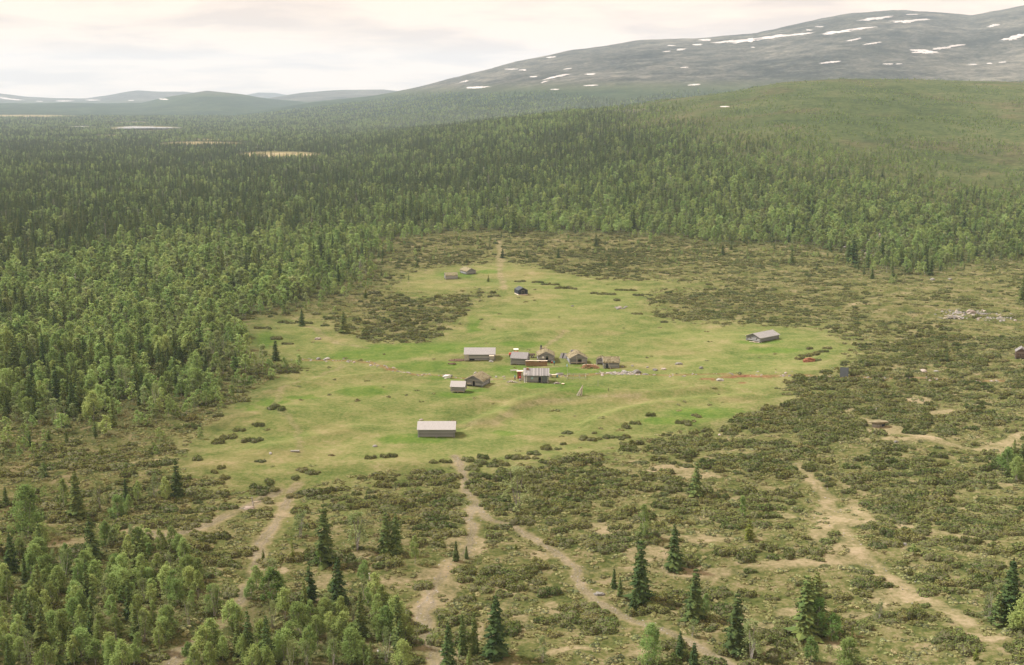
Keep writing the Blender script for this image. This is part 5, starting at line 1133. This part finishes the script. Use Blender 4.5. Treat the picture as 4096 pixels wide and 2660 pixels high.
def where(prefix, x, y, alt=()):
    """prefix + how far and which way from a landmark, in words"""
    d = np.hypot(LMA[:, 0] - x, LMA[:, 1] - y); order = np.argsort(d); first = None
    for pre in (prefix,) + tuple(alt):
        for j in order[:12]:
            lx, ly, nm = LM[j]; ax, ay = x - lx, y - ly; r_ = math.hypot(ax, ay)
            fw = ['right beside', 'close to', 'a few steps from', 'some way from', 'well away from', 'far from'][int(np.searchsorted([3, 7, 14, 28, 56], r_))]
            hx = 'right' if ax > 0 else 'left'; hy = 'beyond' if ay > 0 else 'before'
            way = hx if abs(ax) > 2.2 * abs(ay) else hy if abs(ay) > 2.2 * abs(ax) else hy + ' and ' + hx
            lb = '%s %s %s, %s' % (pre, fw, nm, {'right': 'to its right', 'left': 'to its left', 'beyond': 'beyond it', 'before': 'before it'}.get(way, way.replace(' and ', ' it and ')))
            if len(lb.split()) > 16: continue
            first = first or lb
            if lb not in USED: USED[lb] = 1; return lb
    return first

# ================================================================== forest, heath
def cand(y0, y1, sp0, grow=0.0, half=.47, seed=0):
    """jittered points over the wedge of land in view"""
    r = np.random.default_rng(seed); out = []; y = y0
    while y < y1:
        s = sp0 * (1 + grow * (y - y0) / y0); n = int(2 * half * y / s) + 1
        xs = (np.arange(n) + r.uniform(0, 1, n) - n / 2) * s; out.append(np.stack([xs, y + r.uniform(-.5, .5, n) * s], 1)); y += s
    return np.concatenate(out)
Pn = np.concatenate([cand(165, 900, 3.0, 0.12, seed=1), cand(900, 2300, 4.3, .25, seed=2), cand(2300, 5400, 8.5, .35, seed=3)])
zv = height(Pn[:, 0], Pn[:, 1]); mk = masks(Pn[:, 0], Pn[:, 1], zv); xd, yd = mk['xd'], mk['yd']; X, Y = Pn[:, 0], Pn[:, 1]
r = np.random.default_rng(21); U = r.uniform(0, 1, len(X))
big = fbm(X / 60, Y / 45, 51, 3); sm = fbm(X / 14, Y / 14, 53, 2)
dens = np.zeros(len(X))
ff = mk['forest'] & (mk['bog'] < .15) & (mk['lake'] < .05)
fs = mk['fsoft']; ff = (fs > .05) & (mk['bog'] < .15) & (mk['lake'] < .05); dens[ff] = .92 * sst(.0, .95, fs[ff]); dens = np.where(mk['meadow'], 0, dens)
# thinner towards the tree line on the right-hand hill and on the slopes of the fell
scrub = (.05 + .85 * sst(.46, .58, fbm(X / 34, Y / 95, 97, 3))) * np.clip((yd - 170) / 130, .25, 1); dens = np.where(ff, dens * (mk['tlf'] + (1 - mk['tlf']) * scrub), dens); tlf = mk['tlf']
dens *= np.where(Y > 2600, 1 - sst(60, 125, zv), 1)
edge_n = sst(.35, .6, sm); 
dens = np.where(ff & (Y < 900), dens * np.clip(.72 + .5 * edge_n, 0, 1), dens)
dens = np.where(mk['grove'], np.maximum(dens, .75 * sst(.25, .42, sm) + .18), dens)
dens = np.where(mk['edge'], np.maximum(dens, .55 * sst(.36, .5, sm)), dens)
# scattered trees before the far forest edge
near_far = ell(xd, yd, [(960, 580, 90, 30), (1150, 560, 260, 22), (1500, 570, 260, 25), (1750, 600, 230, 26), (1560, 600, 120, 14), (2050, 620, 120, 40), (880, 650, 70, 30), (760, 715, 90, 24), (2300, 620, 110, 14), (620, 870, 70, 18), (480, 960, 60, 30), (330, 1030, 90, 22)])
dens = np.where(~ff & (mk['path'] < .05), np.maximum(dens, near_far * .16), dens)
rt = (~ff) & (Y > 640) & (Y < 2050) & (xd > 1400); dens = np.where(rt, np.maximum(dens, .16 + .40 * sst(.38, .60, big) * sst(150, 250, yd)), dens)
hth = (~ff) & (~mk['grove']) & (~mk['meadow']) & (Y < 400) & (mk['tan'] < .3) & (mk['path'] < .1); dens = np.where(hth, np.maximum(dens, .0035), dens)
dens *= (mk['path'] < .2)
dens = np.where((mk['tan'] > .5) & (Y < 400), 0, dens)
for q in rp:
    dens[np.hypot(X - q[0], Y - q[1]) < 2.3] = 0
for cx, cy in [(o.location.x, o.location.y) for o in S.objects if o.get('category') in ('barn', 'hut', 'cabin', 'storehouse', 'shed')]:
    dens[np.hypot(X - cx, Y - cy) < 9] = 0
keep = U < dens
X, Y, zv, xd, yd, big, sm = X[keep], Y[keep], zv[keep], xd[keep], yd[keep], big[keep], sm[keep]; tlf = tlf[keep]; grove = mk['grove'][keep]; ff = ff[keep]; fs = fs[keep]
# spruce share: dark wood in the middle distance, birch near the clearing, in blotches
ybl = np.interp(xd, [-400, 0, 250, 450, 600, 800, 1000, 1200, 1500, 1800, 2100, 2380], [690, 670, 600, 560, 575, 545, 520, 500, 455, 430, 430, 430])
share = .13 + .66 * (1 - sst(-90, 50, yd - ybl))
share = np.where(xd > 1350, .22 + (share - .16) * np.clip(1 - (xd - 1350) / 900, .25, 1), share)
share = share + (big - .5) * 1.1
share = np.where((yd < 330) & (xd < 1350), np.clip(.55 + (big - .5) * 1.6, .1, .9), share)
share = np.where(grove, .13, share); share = np.where(~ff & ~grove, .42, share); share = np.where((~ff) & (Y > 900), .12, share)
share = share * (.2 + .8 * tlf); is_s = r.uniform(0, 1, len(X)) < np.clip(share, .03, .93)
hh = np.where(is_s, r.uniform(6.0, 11.5, len(X)) * np.where(Y < 700, .9, 1.0), r.uniform(4.2, 7.2, len(X)))
hh = np.where(~ff & ~grove, hh * .42, hh); hh = np.where(grove, np.where(is_s, hh * .85, r.uniform(3.0, 5.4, len(X))), hh)
hh = np.where((~ff) & (Y > 900), r.uniform(1.5, 3.4, len(X)), hh)
hh = hh * (.36 + .64 * tlf)
hh = np.where(ff, hh * (.55 + .45 * sst(0, .9, fs)) * (.72 + .55 * fbm(X / 24, Y / 20, 57, 2)) * r.uniform(.7, 1.2, len(X)), hh)
wid = np.where(Y > 2300, 1.35, 1.0)
inview = (xd > -30) & (xd < 2410) & (yd > 200) & (yd < 1546 + 90)
sizepx = hh / Y * inview * np.where((sm > -1), 1, 1)
pick_s = np.argsort(-(sizepx * is_s))[:300 - sum(1 for t in TREES if t[0] in ('spruce', 'young'))]
pick_b = np.argsort(-(sizepx * ~is_s))[:300 - sum(1 for t in TREES if t[0] not in ('spruce', 'young'))]
rest = np.ones(len(X), bool)
for pk, src, nm, cat, h0, sp_ in ((pick_s, SPR, 'spruce_tree', 'spruce tree', 10, 1), (pick_b, BIR + BIRD[:1], 'birch_tree', 'birch tree', 6, 0)):
    for q, j in enumerate(pk):
        if sizepx[j] <= 0: continue
        rest[j] = False; h = float(hh[j]); s = h / h0
        kind = 'spruce' if sp_ else 'birch'; szw = ('very tall ' if h > (10 if sp_ else 6.3) else 'tall ' if h > (8.4 if sp_ else 5.3) else 'small ' if h < (5 if sp_ else 3.8) else '')
        alts = [p_ + szw + kind for p_ in (('slim ', 'narrow ') if hh[j] / wid[j] > (8 if sp_ else 5.2) else ('stout ', 'bushy '))]
        lb = where(szw + kind, float(X[j]), float(Y[j]), alts)
        t = thing(nm, lb, cat, (X[j], Y[j], zv[j]), float(r.uniform(0, 6.28)), ('spruces of the near forest edge and heath' if sp_ else 'birches of the groves and near forest edge'))
        a, b = src[q % len(src)]; ww = s * float(r.uniform(.95, 1.35)); 
        ob('crown', a, t, None, None, (ww, ww, s)); ob('trunk', b, t, None, None, (ww, ww, s))
for flag, key, nm, lab, h0 in ((is_s, 'spruce', 'spruce_forest', 'dark spruces massed in the forest beyond the clearing', 10), (~is_s, 'birch', 'birch_forest', 'pale green birches mixed through the forest and round the clearing', 6)):
    k = rest & flag; s = hh[k] / h0; ww = s * r.uniform(.9, 1.3, k.sum()) * wid[k] * (1.3 if key == 'spruce' else 1.3)
    scatter(nm, key, np.stack([X[k], Y[k], zv[k] - .1], 1), np.stack([ww, ww, s], 1), lab)
print('trees', len(X), rest.sum())

# junipers and heath
ISL = [(685,752,46,9),(613,765,24,4),(642,790,14,4),(667,801,12,4),(555,1003,16,5),(527,1021,22,5),(505,1032,14,4),(584,1028,20,6),(595,995,16,4),(637,950,12,3),(649,956,10,3),(456,1071,10,3),(496,1103,8,4),(512,1091,9,3),(519,1116,10,4),
 (604,1075,8,3),(700,1096,9,3),(725,1105,18,5),(687,1114,10,3),(620,1125,15,6),(595,1138,13,4),(629,1140,17,6),(620,1167,11,5),(588,1150,12,5),(682,1159,14,7),(858,1069,12,5),(902,1065,22,8),(1008,1078,8,5),(1037,1078,18,7),(1087,1071,14,6),(1122,1071,12,4),
 (1096,1091,14,4),(1116,1083,14,4),(1145,1087,12,5),(1172,1083,13,6),(1201,1069,24,6),(1156,1076,9,4),(1241,1058,10,4),(1271,1046,11,4),(1298,1047,7,3),(1311,1037,7,3),(1365,1024,18,8),(1394,1024,5,3),(1416,1021,9,4),(1450,1020,16,6),(1452,1038,14,5),(1459,995,11,5),(1480,985,16,7),(1510,968,9,7),(1380,1010,6,3),
 (1131,1114,33,9),(1209,656,14,3),(1249,658,15,3),(1279,662,24,4),(1312,671,28,5),(1411,685,24,3),(1456,676,28,4),(1486,688,13,4),(1435,700,7,2),(1483,731,15,4),(972,787,26,7),(1380,683,10,3),(1590,985,20,5),(1620,970,8,4),(1885,827,28,9),(1860,835,12,4),(1910,820,18,5),(1925,812,6,3),(1900,840,8,3),(1880,812,6,2),(1245,1068,8,4),(610,1150,12,4),(1320,1010,8,3)]
Ps = np.concatenate([cand(165, 420, 2.1, .10, seed=5), cand(420, 900, 2.9, .15, seed=6), cand(900, 2100, 6.0, .3, half=.45, seed=7)])
zs = height(Ps[:, 0], Ps[:, 1]); mk = masks(Ps[:, 0], Ps[:, 1], zs); X, Y, xd, yd = Ps[:, 0], Ps[:, 1], mk['xd'], mk['yd']
r = np.random.default_rng(33)
patch = fbm(X / 13, Y / 9, 61, 3); band = fbm(X / 30, Y / 8, 63, 2)
isl = ell(xd, yd, ISL, 1.05) > .45
dm = np.clip((patch * .6 + band * .4 - .43) * 14, 0, 1)
heavy = ell(xd, yd, [(430, 1180, 110, 45), (600, 1225, 60, 30), (960, 1140, 200, 55), (1300, 1120, 180, 50), (1650, 1080, 200, 50), (1900, 990, 150, 40), (2050, 850, 420, 90), (1750, 715, 260, 45), (2150, 930, 300, 60), (1450, 610, 300, 35), (1000, 740, 140, 45), (520, 960, 90, 50), (300, 1070, 160, 40), (1150, 1370, 200, 60), (2150, 1220, 200, 60), (1750, 1170, 150, 50), (650, 860, 90, 16), (2150, 1340, 160, 60), (1700, 980, 90, 30)])
dm = np.clip(dm * .62 + heavy * .5 * (.35 + .65 * dm), 0, 1)
d = dm * .92 * (1 - sst(.0, .9, mk['msoft'])) ** 1.5
d *= (1 - np.clip(mk['tan'] * 1.3, 0, .97)) * (mk['path'] < .12) * (mk['stream'] < .5)
d = np.where(mk['forest'], .18 * (Y < 900), d); d = np.where(mk['grove'], .35 * d, d); 
d = np.where(Y > 900, np.where((xd > 1300) & ~mk['forest'], .25 * (patch > .5), 0), d); d[mk['meadow'] & (Y < 900)] *= 0
for o in [o for o in S.objects if o.parent is None and o.get('category')]:
    if o['category'] in ('barn', 'hut', 'cabin', 'storehouse', 'shed', 'cellar', 'heap', 'ruin', 'snag', 'boulder'):
        d[np.hypot(X - o.location.x, Y - o.location.y) < (6.5 if o['category'] in ('barn', 'cabin', 'hut') else 2.5)] = 0
keep = r.uniform(0, 1, len(X)) < d
X, Y, Zs, xd, yd = X[keep], Y[keep], zs[keep], xd[keep], yd[keep]; isl = isl[keep]; mead = mk['meadow'][keep]; tn = mk['tan'][keep]
ix, iy, iz, isz = [], [], [], []
for cx_, cy_, rx_, ry_ in ISL:
    c0 = P(cx_, cy_); w_ = 2 * rx_ * c0.y / ct / FD; nb_ = max(1, int(round(w_ / 1.9)))
    for q in range(nb_):
        u_ = ((q + .5) / nb_ - .5) * w_ * .85; ix.append(c0.x + u_); iy.append(c0.y + .9 + r.uniform(-.6, .6) + r.uniform(-.5, .5) * nb_ * .3); isz.append(min(.95, max(.3, (w_ / nb_) / 2.5)) * r.uniform(.85, 1.15))
ix, iy = np.array(ix), np.array(iy); n0 = len(ix); izz = height(ix, iy); ixd, iyd = proj(ix, iy, izz)
X = np.r_[X, ix]; Y = np.r_[Y, iy]; Zs = np.r_[Zs, izz]; xd = np.r_[xd, ixd]; yd = np.r_[yd, iyd]; isl = np.r_[isl, np.ones(n0, bool)]; mead = np.r_[mead, np.ones(n0, bool)]; tn = np.r_[tn, np.zeros(n0)]
sc = r.uniform(.55, 1.2, len(X)) * np.where(Y < 420, 1, .95) * np.where(isl, .9, 1) * np.where(Y > 900, .8, 1) * np.where(tn > .2, .6, 1)
sc[-n0:] = isz
sz = sc * r.uniform(.7, 1.25, len(X)) * np.where((xd > 1500) & (yd < 760), .75, 1)
inv = (xd > 5) & (xd < 2375) & (yd > 300) & (yd < 1540)
sp_ = sc / Y * inv * np.where(mead, 9, 1)
pk = np.argsort(-sp_)[:300]; rest = np.ones(len(X), bool); rest[pk] = False
for q, j in enumerate(pk):
    kd = 'broad ' if sc[j] > 1.0 else 'small ' if sc[j] < .72 else ''
    lb = where(kd + 'juniper bush', float(X[j]), float(Y[j]), (kd + 'olive juniper bush' + (' in the grass' if mead[j] else ''), kd + 'rounded juniper bush'))
    t = thing('juniper_bush', lb, 'juniper bush', (X[j], Y[j], Zs[j]), float(r.uniform(0, 6.28)), 'juniper bushes round the meadow and heath')
    a, b = SHR[q % 6]; s = float(sc[j]); ob('foliage', a, t, None, None, (s, s, s * 1.05)); ob('stems', b, t, None, None, (s, s, s * 1.05))
ang = r.uniform(-.5, .5, rest.sum())
scatter('juniper_thicket', 'shrub', np.stack([X[rest], Y[rest], Zs[rest]], 1), np.stack([sc[rest] * 1.15, sc[rest] * .95, sz[rest]], 1), 'olive juniper and dwarf birch thickets covering the heath', ang)
# low heather between them
Ph = np.concatenate([cand(165, 420, 1.2, .1, seed=8), cand(420, 760, 2.0, .1, seed=9)]); zh = height(Ph[:, 0], Ph[:, 1]); mk = masks(Ph[:, 0], Ph[:, 1], zh)
X, Y = Ph[:, 0], Ph[:, 1]; d = np.where(mk['meadow'], .006, .38) * (1 - .65 * mk['tan']) * (mk['path'] < .1); keep = r.uniform(0, 1, len(X)) < d
X, Y, zh = X[keep], Y[keep], zh[keep]; s = r.uniform(.6, 1.4, len(X))
scatter('heather', 'heather', np.stack([X, Y, zh], 1), np.stack([s * 1.2, s, s], 1), 'low brown heather and willow tufts between the bushes')
print('shrubs', rest.sum(), 'tufts', len(X))

# ------------------------------------------------------------------ the air
zt = float(max(Zf.max(), H)) + 60
mh, nt = mat('haze'); vp = N(nt, 'ShaderNodeVolumePrincipled'); vp.inputs['Color'].default_value = (.68, .825, 1.0, 1); vp.inputs['Density'].default_value = HAZE; vp.inputs['Anisotropy'].default_value = 0.0
out = N(nt, 'ShaderNodeOutputMaterial'); Lk(nt, vp.outputs[0], out.inputs['Volume'])
bx = MB().box((0, 7000, (zt - 40) / 2), (44000, 26000, zt + 40)); o = bx.build('haze', mh); props(o, kind='stuff', label='thin summer haze over the wide valley')
